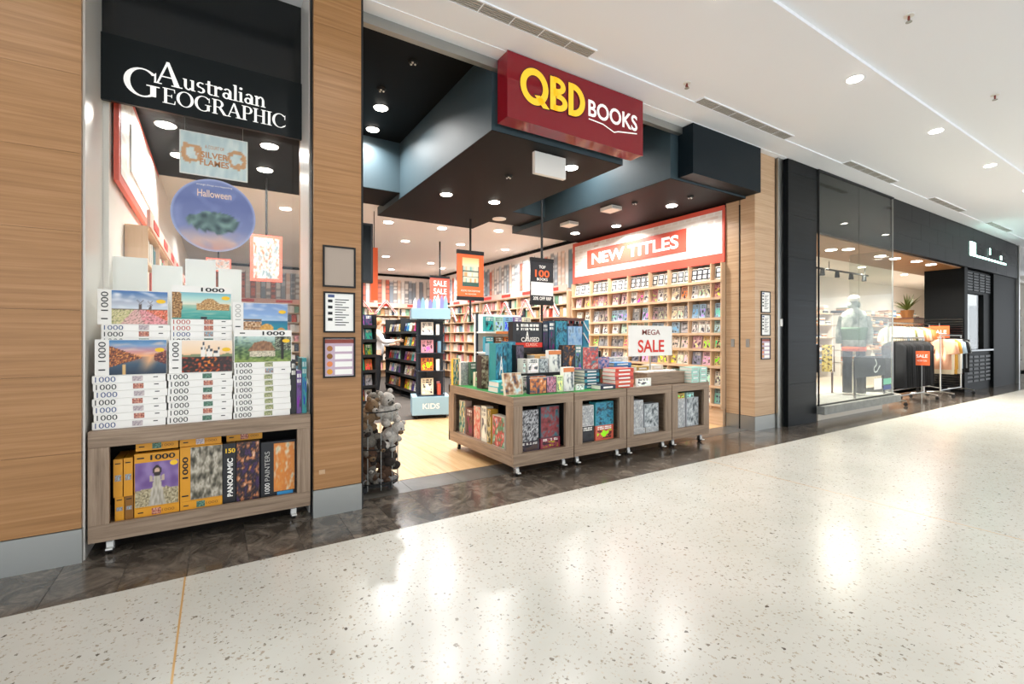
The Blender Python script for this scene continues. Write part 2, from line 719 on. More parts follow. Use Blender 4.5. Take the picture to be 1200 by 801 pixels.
def book_mesh(w, h, t):
    """face-out book: cover on all sides but the page edges; base centre at the origin, front towards -y"""
    key = ('book', round(w, 3), round(h, 3), round(t, 3))
    if key not in TEXT:
        mb = MB()
        mb.box(-w / 2, -t, 0, w / 2, -t + 0.003, h, fm=[0, 0, 0, 0, 0, 0])
        mb.box(-w / 2, -0.003, 0, w / 2, 0, h)
        mb.box(-w / 2, -t + 0.003, 0, -w / 2 + 0.003, -0.003, h)
        mb.box(-w / 2 + 0.003, -t + 0.003, 0.004, w / 2 - 0.005, -0.003, h - 0.004, 1)
        TEXT[key] = mb.mesh(['cover', 'pages'], 'book')
    return TEXT[key]


# ------------------------------------------------------------------ the setting: floor
def slab(name, x0, x1, y0, y1, z0, z1, m):
    return struct(MB().box(x0, y0, z0, x1, y1, z1), name, m)


floor = slab('floor', -9, 34, -9, 3.03, -0.12, 0.0, 'terrazzo')
part(MB().box(-0.142, -9, -0.02, -0.134, 3.028, 0.0006), 'joint_strip', 'brass', floor)
part(MB().box(4.27, -9, -0.02, 4.276, 3.028, 0.0006), 'joint_strip', 'brass', floor)
marble_bed = slab('floor_marble', -9, 34, 3.03, 4.3, -0.12, -0.006, 'grout')
tile_a = MB().box(0, 0, -0.006, 0.287, 0.497, 0.0).mesh('marble', 'tile')
tile_b = MB().box(0, 0, -0.006, 0.287, 0.177, 0.0).mesh('marble', 'tile')
for i in range(-4, 68):
    link('tile', tile_a, marble_bed, (-0.711 + 0.29 * i + 0.0015, 3.032, 0))
    if i < 27:
        link('tile', tile_b, marble_bed, (-0.711 + 0.29 * i + 0.0015, 3.532, 0))
part(MB().box(18.9, 3.032, -0.006, 34, 3.53, 0.0), 'tile_run', 'marble', marble_bed)
part(MB().box(7.2, 3.532, -0.006, 34, 5.2, 0.0), 'tile_run', 'marble', marble_bed)
sill = MB().box(0, 0, -0.006, 0.447, 0.327, 0.0).mesh('dark_tile', 'tile')
for i in range(12):
    link('tile', sill, marble_bed, (0.93 + 0.45 * i, 3.717, 0))
wood_bed = slab('floor_boards', -0.6, 6.3, 4.05, 6.9, -0.12, -0.005, 'grout')
pl = [MB().box(0, 0, -0.005, 0.1385, L, 0.001).mesh('plank', 'plank') for L in (1.1, 1.748)]
for i in range(49):
    x = -0.55 + 0.14 * i
    k = i % 2
    link('plank', pl[k], wood_bed, (x, 4.05, 0))
    link('plank', pl[1 - k], wood_bed, (x, 4.05 + (1.1015, 1.7495)[k], 0))
slab('floor_carpet', -0.6, 6.3, 6.9, 15.0, -0.12, 0.0, 'carpet')

# ceilings
slab('ceiling', -9, 34, -9, 1.95, 3.83, 4.0, 'ceiling_paint')
slab('ceiling_walkway', -9, 34, 1.95, 3.23, 3.80, 4.0, 'ceiling_paint')
slab('ceiling_edge', -9, 34, 3.23, 3.53, 3.785, 4.0, 'ceiling_paint')
slab('ceiling_edge', -0.642, 0.587, 3.53, 4.06, 3.86, 4.0, 'ceiling_paint')
slab('ceiling_edge', 0.587, 6.9, 3.53, 3.68, 3.78, 4.0, 'ceiling_paint')
slab('ceiling_edge', 6.9, 18.62, 3.53, 3.75, 3.9, 4.0, 'ceiling_paint')
slab('ceiling_next_shop', 18.62, 34, 3.53, 5.3, 3.78, 4.0, 'ceiling_paint')
# roller-door track
part_track = struct(MB().box(0.907, 3.68, 3.70, 6.13, 3.74, 3.86), 'trim_1', 'steel_dull')
# dark soffits inside the shop
slab('ceiling_recess', 0.95, 4.6, 3.74, 6.29, 3.93, 4.0, 'black_paint')
slab('ceiling_box', 2.14, 3.81, 3.75, 7.35, 3.17, 3.93, 'teal_grey')
slab('ceiling_box_underside', 2.141, 3.809, 3.751, 7.349, 3.165, 3.17, 'black_paint')
slab('ceiling_soffit_back', 0.95, 2.14, 6.29, 7.05, 3.25, 3.93, 'teal_grey')
slab('ceiling_soffit_back', 3.81, 4.6, 6.29, 7.05, 3.25, 3.93, 'teal_grey')
slab('ceiling_soffit_underside', 0.95, 2.14, 6.291, 7.049, 3.245, 3.25, 'black_paint')
slab('ceiling_soffit_underside', 3.81, 4.6, 6.291, 7.049, 3.245, 3.25, 'black_paint')
slab('ceiling_soffit_right', 4.6, 6.4, 3.75, 7.3, 3.17, 3.93, 'teal_grey')
slab('ceiling_soffit_right_underside', 4.601, 6.4, 3.751, 7.299, 3.165, 3.17, 'black_paint')
slab('ceiling_soffit_left', -0.6, 0.95, 4.07, 6.85, 3.17, 3.93, 'teal_grey')
slab('ceiling_soffit_left_underside', -0.6, 0.949, 4.071, 6.849, 3.165, 3.17, 'black_paint')
slab('ceiling_shop', -0.7, 6.4, 6.85, 15.1, 3.30, 3.4, 'shop_ceiling')
# shop walls
slab('wall_left', -0.75, -0.6, 4.06, 15.1, -0.1, 4.0, 'white_paint')
slab('wall_back', -0.75, 6.6, 15.0, 15.1, -0.1, 3.5, 'white_paint')
slab('wall_right', 6.32, 6.5, 3.85, 15.1, -0.1, 4.0, 'white_paint')


# columns clad in veneer panels
def column(name, x0, x1, y0, y1, top, m, joints, base=0.19):
    c = struct(MB().box(x0 + 0.006, y0 + 0.006, 0, x1 - 0.006, y1, top), name, 'black_matt')
    zs = [base + 0.004] + joints + [top]
    for a, b in zip(zs, zs[1:]):
        part(MB().box(x0, y0, a + 0.0008, x1, y1 - 0.002, b - 0.0008), 'panel', m, c)
    part(MB().box(x0 - 0.004, y0 - 0.004, 0.0, x1 + 0.004, y1 - 0.002, base), 'base_plate', 'steel_dull', c)
    return c


J = [0.62, 1.05, 1.42, 1.86, 2.30, 2.74, 3.18, 3.48]
column('wall_pier_left', -0.965, -0.642, 3.53, 4.0, 3.86, 'veneer', J)
slab('wall_front_left', -9, -0.985, 3.56, 3.7, 0, 3.9, 'black_paint')
cm = column('wall_pier_middle', 0.58, 0.907, 3.53, 4.2, 3.86, 'veneer', J)
part(MB().box(0.573, 3.56, 0.0, 0.579, 3.64, 3.86), 'edge_strip', 'black_matt', cm)
part(MB().box(0.908, 3.53, 0.0, 0.922, 3.6, 3.86), 'edge_strip', 'black_matt', cm)
part(MB().box(0.615, 3.5285, 0.30, 0.655, 3.53, 0.33), 'plate', 'veneer_pale', cm)
cr = column('wall_pier_right', 6.15, 6.64, 3.62, 3.83, 3.79, 'veneer_pale', [1.05, 1.9, 2.75])
column('wall_pier_right_inner', 6.15, 6.45, 3.845, 4.045, 3.17, 'veneer_pale', [1.05, 1.9])
part(MB().box(6.14, 3.832, 0.0, 6.2, 3.843, 3.1), 'edge_strip', 'black_matt', cr)
for y in (3.72, 3.94):
    part(MB().box(6.143, y - 0.025, 1.13, 6.15, y + 0.025, 1.24), 'switch_plate', 'steel_dull', cr)
struct(MB().box(6.66, 3.585, 0.0, 6.80, 3.8, 3.78), 'trim_2', 'steel')
struct(MB().box(6.64, 3.66, 0.0, 6.66, 3.8, 3.78), 'trim_3', 'black_matt')
# black bulkhead box over the right end of the opening
struct(MB().box(4.73, 3.53, 3.19, 6.135, 3.74, 3.779), 'trim_4', 'blue_black')

# display window between the two piers
win = struct(MB().box(-0.642, 4.045, 0.0, 0.58, 4.075, 0.05), 'window_1', 'black_matt')
part(MB().box(-0.636, 4.055, 0.05, 0.574, 4.067, 2.85), 'pane', 'glass', win)
part(MB().box(-0.641, 3.56, 0.0, -0.630, 4.055, 3.86), 'jamb', 'jamb', win)
part(MB().box(0.568, 3.66, 0.0, 0.579, 4.055, 3.86), 'jamb', 'jamb', win)
part(MB().box(-0.63, 4.02, 3.244, 0.568, 4.06, 3.86), 'head_panel', 'black_gloss', win)


# ------------------------------------------------------------------ lamps
for i in range(-3, 9):
    n = ('first', 'second', 'third', 'fourth', 'fifth', 'sixth', 'seventh')[i - 2] if i > 1 else ''
    downlight((0.94 + 2.18 * i, 2.11, 3.80), 0.075, MALL_W, n + ' downlight of the walkway ceiling row, counted from the nearest in view' if n else 'walkway ceiling downlight of the same row, above or left of the photo', 'walkway ceiling downlights')
for i in range(-2, 8):
    downlight((2.0 + 2.9 * i, -1.6, 3.83), 0.075, MALL_W, 'round recessed downlight in the ceiling over the middle of the walkway', 'mid-walkway ceiling downlights')
for k, (x, y, z, lab) in enumerate((
        (2.59, 5.75, 3.165, 'left one of the two downlights at the back of the black ceiling box'),
        (3.31, 5.72, 3.165, 'right one of the two downlights at the back of the black ceiling box'),
        (3.36, 4.10, 3.165, 'downlight in the black ceiling box beside the white blank exit box'),
        (5.56, 4.51, 3.165, 'downlight in the dark soffit nearest the front of the new titles wall'),
        (5.78, 5.84, 3.165, 'middle downlight in the dark soffit above the new titles wall'),
        (5.55, 6.65, 3.165, 'rear downlight in the dark soffit above the new titles wall'),
        (1.62, 5.43, 3.93, 'bright downlight high in the black ceiling recess beside the veneer pier'),
        (1.70, 6.05, 3.93, 'downlight at the back of the black recess half hidden by the veneer pier'),
        (4.2, 5.0, 3.93, 'downlight high in the recess between ceiling box and right soffit'),
        (-0.38, 5.20, 3.165, 'front left downlight in the dark soffit behind the display window'),
        (-0.32, 6.00, 3.165, 'rear left downlight in the dark soffit behind the display window'),
        (0.45, 5.23, 3.165, 'front right downlight in the dark soffit behind the display window'),
        (0.47, 6.00, 3.165, 'rear right downlight in the dark soffit behind the display window'))):
    downlight((x, y, z), 0.085, SHOP_W, lab, 'shop soffit downlights')
for x, y, lab in ((2.58, 8.2, 'front row, left of the orange hanging poster'), (3.57, 8.12, 'front row, right above the orange hanging poster'), (4.57, 7.74, 'front row, just behind the black ceiling box'), (0.93, 8.2, 'front row, seen through the window right edge'),
               (3.39, 9.62, 'second row, left of the orange poster'), (2.2, 9.8, 'second row, close to the middle pier'), (4.54, 9.32, 'second row, behind the orange poster'), (5.68, 9.32, 'second row, over the right wall bookcase'),
               (3.62, 11.71, 'third row, above the customer'), (5.0, 12.13, 'third row, right of the SALE poster'), (4.46, 13.9, 'rear row, over the back wall'), (5.65, 12.86, 'rear row, near the back right corner'), (0.3, 10.2, 'deep inside, seen through the window')):
    downlight((x, y, 3.30), 0.095, WHITE_W, 'white-ceiling downlight of the bookshop, ' + lab, 'bookshop white ceiling downlights', color=(0.97, 0.99, 1.0))

# ------------------------------------------------------------------ air vents, sprinklers and detectors
def vent(x0, x1, lab):
    t = thing('air_vent', lab, 'vent', (x0, 3.11, 3.80), 0, 'slot air vents along the ceiling edge')
    L = x1 - x0
    part(MB().box(0, 0, -0.012, L, 0.012, 0.0).box(0, 0.128, -0.012, L, 0.14, 0.0).box(0, 0.012, -0.012, 0.012, 0.128, 0.0).box(L - 0.012, 0.012, -0.012, L, 0.128, 0.0), 'frame', 'ceiling_paint', t)
    part(MB().box(0.012, 0.012, -0.003, L - 0.012, 0.128, -0.001), 'backing', 'grille_dark', t)
    n = 5
    for i in range(n):
        y = 0.018 + i * 0.022
        part(MB().box(0.012, y, -0.010, L - 0.012, y + 0.013, -0.004), 'slat', 'grille', t)
    k = max(2, round(L / 0.28))
    for i in range(1, k):
        part(MB().box(i * L / k - 0.004, 0.012, -0.012, i * L / k + 0.004, 0.128, -0.003), 'divider', 'ceiling_paint', t)


vent(1.15, 2.85, 'long grey slot vent in the ceiling above the red shop sign')
vent(4.35, 6.15, 'grey slot vent in the ceiling above the black bulkhead box')
vent(7.7, 9.37, 'grey slot vent in the ceiling above the clothes shop glass bay')
vent(11.0, 12.7, 'grey slot vent in the ceiling above the black tiled fascia')
vent(14.4, 16.1, 'small far grey slot vent in the ceiling above the glowing sign')


def sprinkler(x, y, z, lab, dark=False):
    t = thing('sprinkler', lab, 'sprinkler', (x, y, z), 0)
    part(MB().cyl((0, 0, -0.008), 0.035, 0.008, 16), 'rose', 'black_matt' if dark else 'plastic_white', t)
    part(MB().cyl((0, 0, -0.05), 0.008, 0.043, 8).box(-0.02, -0.003, -0.045, 0.02, 0.003, -0.03), 'head', 'sprinkler_red' if not dark else 'steel_dull', t)
    part(MB().cyl((0, 0, -0.056), 0.022, 0.004, 12), 'deflector', 'steel_dull', t)


sprinkler(4.672, 1.485, 3.83, 'red ceiling sprinkler nearest the top edge of the photo')
sprinkler(6.976, 1.487, 3.83, 'red ceiling sprinkler near the right edge of the photo')
sprinkler(3.972, 3.036, 3.80, 'small ceiling sprinkler right of the red shop sign')

def sensor(x, y, z, lab):
    t = thing('ceiling_sensor', lab, 'sensor', (x, y, z))
    part(MB().cyl((0, 0, -0.02), 0.04, 0.02, 16, r2=0.05), 'housing', 'black_matt', t)
    for a in range(3):
        part(MB().ball((0.022 * math.cos(a * 2.1), 0.022 * math.sin(a * 2.1), -0.022), 0.011, 8, 6), 'lens', 'plastic_white', t)


sensor(1.503, 5.016, 3.93, 'three-eyed sensor in the black recess beside its bright downlight')
sensor(1.612, 4.356, 3.93, 'dark sensor high in the black recess near the roller track')
sensor(2.918, 4.709, 3.165, 'three-eyed sensor in the underside of the black ceiling box')
sensor(5.42, 4.088, 3.165, 'sensor in the right soffit nearest the black bulkhead box')
sensor(4.999, 4.687, 3.165, 'small sensor in the right soffit between two downlights')
for (x, y), lab in (((4.9, 5.059), 'front white strip vent in the dark soffit above the new titles sign'), ((4.973, 6.112), 'rear white strip vent in the dark soffit above the new titles sign')):
    t = thing('ceiling_strip', lab, 'ceiling strip', (x, y, 3.165))
    part(MB().box(-0.10, -0.12, -0.05, 0.10, 0.12, 0.0), 'body', 'plastic_white', t)
    part(MB().box(-0.09, -0.121, -0.04, 0.09, -0.12, -0.01), 'grille', 'grille', t)
t = thing('ceiling_speaker', 'unlit round speaker disc in the back of the black ceiling box', 'ceiling speaker', (3.844, 6.489, 3.165))
part(MB().cyl((0, 0, -0.012), 0.11, 0.012, 20), 'rim', 'lamp_ring', t)
part(MB().cyl((0, 0, -0.016), 0.09, 0.004, 20), 'grille', 'plastic_white', t)
t = thing('exit_box', 'white blank exit light box hanging under the black ceiling box', 'exit sign', (2.93, 3.95, 2.95))
part(MB().box(-0.20, -0.05, -0.02, 0.20, 0.0, 0.205), 'housing', 'plastic_white', t, bevel=0.006)
part(MB().box(-0.03, -0.03, 0.205, 0.03, 0.0, 0.215), 'bracket', 'grille', t)


# ------------------------------------------------------------------ red shop sign
t = thing('shop_sign', 'dark red box sign reading QBD BOOKS hung over the shop entrance', 'sign', (2.16, 3.5, 3.2))
part(MB().box(0, 0.006, 0, 1.69, 0.175, 0.575), 'box', 'sign_red', t)
part(MB().box(-0.004, 0, -0.004, 1.694, 0.006, 0.579), 'face_panel', 'sign_red', t)


def ring_letter(mb, cx, cz, rx, rz, tx, tz, y, m, a0=0, a1=360, seg=40):
    p = []
    for i in range(seg + 1):
        a = math.radians(a0 + (a1 - a0) * i / seg)
        p.append((math.cos(a), math.sin(a)))
    for (c0, s0), (c1, s1) in zip(p, p[1:]):
        mb.face([(cx + rx * c0, y, cz + rz * s0), (cx + rx * c1, y, cz + rz * s1), (cx + (rx - tx) * c1, y, cz + (rz - tz) * s1), (cx + (rx - tx) * c0, y, cz + (rz - tz) * s0)], m)


def qbd(grow, y, m, sel):
    mb = MB()
    g = grow
    if 'Q' in sel:
        ring_letter(mb, 0.285, 0.335, 0.155 + g, 0.165 + g, 0.062 + 2 * g, 0.062 + 2 * g, y, m)
        mb.face([(0.285 - g, y, 0.26 + g), (0.345 + g, y, 0.27 + g), (0.455 + g, y, 0.17 - g), (0.38 - g, y, 0.165 - g)], m)
    if 'B' in sel:
        mb.face([(0.46 - g, y, 0.18 - g), (0.525 + g, y, 0.18 - g), (0.525 + g, y, 0.49 + g), (0.46 - g, y, 0.49 + g)], m)
        for a, b in ((0.443, 0.493), (0.317, 0.387), (0.18, 0.232)):
            mb.face([(0.50, y, a - g), (0.545, y, a - g), (0.545, y, b + g), (0.50, y, b + g)], m)
        ring_letter(mb, 0.535, 0.415, 0.105 + g, 0.078 + g, 0.056 + 2 * g, 0.05 + 2 * g, y, m, -90, 90, 20)
        ring_letter(mb, 0.535, 0.265, 0.13 + g, 0.085 + g, 0.06 + 2 * g, 0.052 + 2 * g, y, m, -90, 90, 20)
    if 'D' in sel:
        mb.face([(0.675 - g, y, 0.18 - g), (0.735 + g, y, 0.18 - g), (0.735 + g, y, 0.49 + g), (0.675 - g, y, 0.49 + g)], m)
        ring_letter(mb, 0.725, 0.335, 0.155 + g, 0.155 + g, 0.062 + 2 * g, 0.056 + 2 * g, y, m, -90, 90, 26)
    return mb


for k, L in enumerate('QBD'):
    part(qbd(0.010, -0.002 - 0.002 * k, 0, L), 'letter_outline', 'sign_dark_red', t)
    part(qbd(0.0, -0.003 - 0.002 * k, 0, L), 'letter', 'letter_yellow', t, label='yellow letter ' + L)
letters('BOOKS', t, (1.265, -0.004, 0.315), 0.68, 0.165, material='letter_white', bold=0.02)
mb = MB()
for a, b in (((0.93, 0.20), (1.12, 0.19)), ((1.12, 0.19), (1.27, 0.145)), ((1.27, 0.145), (1.33, 0.165)), ((1.33, 0.165), (1.60, 0.205))):
    mb.face([(a[0], -0.004, a[1]), (b[0], -0.004, b[1]), (b[0], -0.004, b[1] + 0.012), (a[0], -0.004, a[1] + 0.012)])
part(mb, 'underline', 'letter_white', t)

# ------------------------------------------------------------------ serif fascia sign over the display window
G_ = {}


def R_(mb, x0, z0, x1, z1):
    mb.face([(x0, 0, z0), (x1, 0, z0), (x1, 0, z1), (x0, 0, z1)])


def arc_(mb, cx, cz, rx, rz, rix, riz, a0, a1, ox=0.0, seg=22):
    for i in range(seg):
        a, b = math.radians(a0 + (a1 - a0) * i / seg), math.radians(a0 + (a1 - a0) * (i + 1) / seg)
        mb.face([(cx + rx * math.cos(a), 0, cz + rz * math.sin(a)), (cx + rx * math.cos(b), 0, cz + rz * math.sin(b)),
                 (cx + ox + rix * math.cos(b), 0, cz + riz * math.sin(b)), (cx + ox + rix * math.cos(a), 0, cz + riz * math.sin(a))])


def glyph(ch):
    mb = MB()
    T, t_, s = 0.15, 0.05, 0.045
    if ch == 'A':
        mb.face([(0.08, 0, 0.03), (0.14, 0, 0.03), (0.42, 0, 0.86), (0.38, 0, 0.98)])
        mb.face([(0.62, 0, 0.03), (0.80, 0, 0.03), (0.47, 0, 1.0), (0.37, 0, 1.0)])
        R_(mb, 0.24, 0.32, 0.64, 0.37)
        R_(mb, 0.0, 0, 0.24, s)
        R_(mb, 0.53, 0, 0.88, s)
        return mb, 0.86
    if ch in 'EHIRP':
        R_(mb, 0.08, 0, 0.08 + T, 1)
        R_(mb, 0, 0, 0.31, s)
        R_(mb, 0, 1 - s, 0.31, 1)
    if ch == 'I':
        return mb, 0.34
    if ch == 'E':
        R_(mb, 0.2, 0, 0.62, t_)
        R_(mb, 0.2, 1 - t_, 0.6, 1)
        R_(mb, 0.2, 0.49, 0.46, 0.54)
        mb.face([(0.58, 0, 0), (0.64, 0, 0), (0.66, 0, 0.24), (0.62, 0, 0.24)])
        mb.face([(0.56, 0, 1), (0.60, 0, 0.76), (0.64, 0, 0.76), (0.62, 0, 1)])
        R_(mb, 0.44, 0.40, 0.48, 0.63)
        return mb, 0.7
    if ch == 'H':
        R_(mb, 0.56, 0, 0.56 + T, 1)
        R_(mb, 0.48, 0, 0.79, s)
        R_(mb, 0.48, 1 - s, 0.79, 1)
        R_(mb, 0.2, 0.49, 0.58, 0.54)
        return mb, 0.82
    if ch in 'RP':
        k = 0.47
        R_(mb, 0.2, 1 - t_, 0.36, 1)
        R_(mb, 0.2, k, 0.36, k + t_)
        arc_(mb, 0.36, (1 + k) / 2, 0.27, (1 - k) / 2, 0.13, (1 - k) / 2 - t_, -90, 90)
        if ch == 'R':
            mb.face([(0.34, 0, k + 0.02), (0.48, 0, k + 0.06), (0.80, 0, 0), (0.62, 0, 0)])
            R_(mb, 0.66, 0, 0.86, s)
            return mb, 0.8
        return mb, 0.66
    if ch == 'O':
        arc_(mb, 0.45, 0.5, 0.45, 0.52, 0.29, 0.47, 0, 360)
        return mb, 0.94
    if ch in 'CG':
        arc_(mb, 0.46, 0.5, 0.46, 0.52, 0.31, 0.47, 42, 318, 0.01)
        mb.face([(0.76, 0, 0.62), (0.81, 0, 0.62), (0.81, 0, 0.96), (0.76, 0, 0.90)])
        if ch == 'C':
            mb.face([(0.78, 0, 0.10), (0.83, 0, 0.22), (0.81, 0, 0.26), (0.74, 0, 0.14)])
            return mb, 0.87
        R_(mb, 0.66, 0.06, 0.81, 0.45)
        R_(mb, 0.56, 0.42, 0.90, 0.46)
        return mb, 0.94
    # lower case, x height 0.62 of the ascender height 1
    x = 0.64
    if ch in 'in':
        R_(mb, 0.06, 0, 0.06 + 0.13, x)
        R_(mb, 0, 0, 0.26, s)
        R_(mb, 0, x - 0.06, 0.12, x - 0.01)
        if ch == 'i':
            mb.face([(0.125 + 0.085 * math.cos(k * PI / 6), 0, 0.86 + 0.085 * math.sin(k * PI / 6)) for k in range(12)])
            return mb, 0.3
        arc_(mb, 0.33, 0.36, 0.20, 0.29, 0.08, 0.21, 0, 150)
        R_(mb, 0.40, 0, 0.53, 0.38)
        R_(mb, 0.34, 0, 0.60, s)
        return mb, 0.63
    if ch == 'u':
        R_(mb, 0.06, 0.22, 0.19, x)
        R_(mb, 0, x - 0.05, 0.12, x)
        arc_(mb, 0.26, 0.26, 0.20, 0.27, 0.08, 0.19, 180, 330)
        R_(mb, 0.40, 0, 0.53, x)
        R_(mb, 0.34, x - 0.05, 0.46, x)
        R_(mb, 0.5, 0, 0.60, s)
        return mb, 0.63
    if ch == 'l':
        R_(mb, 0.06, 0, 0.19, 1)
        R_(mb, 0, 0, 0.26, s)
        R_(mb, 0, 0.94, 0.12, 0.99)
        return mb, 0.28
    if ch == 't':
        R_(mb, 0.10, 0.12, 0.23, 0.84)
        R_(mb, 0.0, x - 0.05, 0.36, x)
        arc_(mb, 0.27, 0.16, 0.17, 0.17, 0.05, 0.10, 180, 310)
        return mb, 0.38
    if ch == 'r':
        R_(mb, 0.06, 0, 0.19, x)
        R_(mb, 0, 0, 0.28, s)
        R_(mb, 0, x - 0.06, 0.12, x - 0.01)
        arc_(mb, 0.33, 0.38, 0.19, 0.27, 0.10, 0.17, 40, 150)
        mb.face([(0.36 + 0.08 * math.cos(k * PI / 5), 0, 0.54 + 0.08 * math.sin(k * PI / 5)) for k in range(10)])
        return mb, 0.45
    if ch == 's':
        arc_(mb, 0.22, 0.465, 0.20, 0.185, 0.09, 0.12, 40, 245)
        arc_(mb, 0.22, 0.17, 0.21, 0.185, 0.09, 0.12, -140, 65)
        mb.face([(0.09, 0, 0.42), (0.16, 0, 0.32), (0.36, 0, 0.21), (0.30, 0, 0.33)])
        return mb, 0.45
    if ch == 'a':
        arc_(mb, 0.20, 0.19, 0.20, 0.20, 0.08, 0.13, 0, 360)
        R_(mb, 0.33, 0, 0.46, 0.46)
        arc_(mb, 0.25, 0.42, 0.21, 0.23, 0.09, 0.16, 0, 150)
        R_(mb, 0.42, 0, 0.53, s)
        return mb, 0.54
    return mb, 0.4


t = thing('fascia_sign', 'black glass fascia over the display window reading Australian Geographic', 'sign', (-0.03, 3.985, 2.81))
part(MB().box(-0.60, 0, 0, 0.60, 0.03, 0.434), 'panel', 'sign_black', t)


def serif_line(txt, x, z, H, W):
    total = sum(glyph(c)[1] for c in txt)
    sx = W / total
    for c in txt:
        mb, w = glyph(c)
        o = part(mb, 'letter', 'letter_white', t, (x, -0.003, z), label='white serif letter ' + c)
        o.scale = (sx, 1, H)
        x += w * sx


serif_line('G', -0.485, 0.070, 0.185, 0.20)
serif_line('A', -0.325, 0.180, 0.160, 0.155)
serif_line('ustralian', -0.165, 0.182, 0.115, 0.515)
serif_line('EOGRAPHIC', -0.278, 0.058, 0.104, 0.765)


# ------------------------------------------------------------------ window trolley with jigsaw boxes
mat('ink_yellow_card', '#d9951f', 0.45)
mat('ink_brown', '#8a5a1a', 0.6)
mat('dark_card', '#17171c', 0.45)
mat('blue_strip', '#2f86b8')
mat('ink_orange_soft', '#d08a52', 0.6)
mat('ink_peach', '#efd2c0', 0.6)
ORD = ['bottom', 'second', 'third', 'fourth', 'fifth', 'sixth', 'seventh', 'eighth', 'ninth', 'tenth']


def caster(parent, x, y, brake=True):
    mb = MB().box(-0.018, -0.02, 0.055, 0.018, 0.02, 0.1).box(-0.02, -0.012, 0.02, -0.014, 0.012, 0.06).box(0.014, -0.012, 0.02, 0.02, 0.012, 0.06)
    c = part(mb, 'caster', 'chrome', parent, (x, y, 0))
    part(MB().cyl((-0.012, 0, 0.028), 0.028, 0.024, 14, axis='x'), 'wheel', 'rubber', c)
    if brake:
        part(MB().box(-0.016, -0.062, 0.028, 0.016, -0.02, 0.036).box(-0.016, -0.028, 0.036, 0.016, -0.02, 0.066), 'brake_lever', 'plastic_white', c)
    return c


t = thing('display_trolley', 'low oak-framed display trolley on casters standing in the shop window', 'trolley', (-0.028, 3.55, 0))
L, D = 1.18, 0.44
part(MB().box(-L / 2, 0, 0.632, L / 2, 0.03, 0.728), 'top_rail', 'oak_rail', t, bevel=0.002)
part(MB().box(-L / 2, 0.03, 0.70, L / 2, D, 0.728), 'top_board', 'oak_rail', t)
part(MB().box(-L / 2, 0, 0.088, L / 2, 0.03, 0.187), 'bottom_rail', 'oak_rail', t, bevel=0.002)
part(MB().box(-L / 2, 0.03, 0.15, L / 2, D, 0.178), 'bottom_board', 'oak_rail', t)
part(MB().box(-L / 2, 0, 0.1875, -L / 2 + 0.095, 0.03, 0.6315), 'stile', 'oak_stile', t, bevel=0.002)
part(MB().box(L / 2 - 0.085, 0, 0.1875, L / 2, 0.03, 0.6315), 'stile', 'oak_stile', t, bevel=0.002)
part(MB().box(-L / 2, 0.03, 0.178, -L / 2 + 0.02, D, 0.70), 'side_panel', 'oak_side', t)
part(MB().box(L / 2 - 0.02, 0.03, 0.178, L / 2, D, 0.70), 'side_panel', 'oak_side', t)
part(MB().box(-L / 2 + 0.02, D - 0.015, 0.178, L / 2 - 0.02, D, 0.70), 'back_panel', 'black_matt', t)
for x in (-L / 2 + 0.09, L / 2 - 0.1):
    for y in (0.08, D - 0.07):
        caster(t, x, y, y < 0.1)


# printed pictures for the lids --------------------------------------------------
def p_tulips(u, v):
    if v > 0.47:
        c = grad([(0.47, '#c9d3dc'), (0.62, '#b4b9c6'), (0.8, '#8e9fb8'), (1.0, '#3a6aa6')], v)
        k = nz(u * 5, v * 9, 3)
        c = mixc(c, hexc('#e6e6ea'), max(0, k) * 1.3)
        for cx, s in ((0.50, 1.0), (0.68, 0.7)):
            if abs(u - cx) < 0.018 * s + (0.62 - v) * 0.10 * s and v < 0.60:
                c = hexc('#5a4a44')
            if v > 0.55 and v < 0.75 and min(abs((u - cx) * 1.7 - (v - 0.63)), abs((u - cx) * 1.7 + (v - 0.63))) < 0.012 and abs(u - cx) < 0.06 * s:
                c = hexc('#6a5c58')
        return c
    if v > 0.44:
        return hexc('#7d6a5a')
    d = 0.45 - v
    k = nz(u * 26 / (0.35 + d * 1.6), v * 30, 8)
    a = (u - 0.45) / (0.2 + d * 2.2)
    base = '#e08a92' if a > 0.1 else ('#c7c088' if a < -0.25 else '#d8a6a0')
    if a > 0.55:
        base = '#e2684a'
    return mixc(hexc(base), hexc('#2e3a1e' if k < -0.12 else '#f4dccb'), abs(k) * 1.1)


def p_canal_day(u, v):
    if v > 0.55:
        c = grad([(0.55, '#e4dcc6'), (0.8, '#a9d2ca'), (1.0, '#78b2bd')], v)
    else:
        c = grad([(0.0, '#2f8f86'), (0.35, '#62ada2'), (0.55, '#b4c4aa')], v)
        c = mixc(c, hexc('#d9d6bb'), max(0, nz(u * 4, v * 30, 2)) * 0.7)
    dome = 0.80 - (abs(u - 0.63) / 0.2) ** 2 * 0.30
    if 0.40 < u < 0.98 and 0.34 + 0.10 * (0.98 - u) * 0 < v < max(0.62 - 0.1 * abs(u - 0.6), dome if 0.46 < u < 0.8 else 0):
        k = nz(u * 40, v * 30, 5)
        c = mixc(hexc('#b98a52'), hexc('#f0d6a0' if k > 0 else '#6a4a2c'), abs(k) * 1.6)
    if u < 0.17 - 0.06 * abs(v - 0.5) and v > 0.05:
        k = nz(u * 40, v * 26, 6)
        c = mixc(hexc('#9a6c3e'), hexc('#e6bd84' if k > 0 else '#3a2616'), abs(k) * 1.8)
    if abs(u - 0.53) < 0.05 and v < 0.10:
        c = hexc('#20262a')
    return c


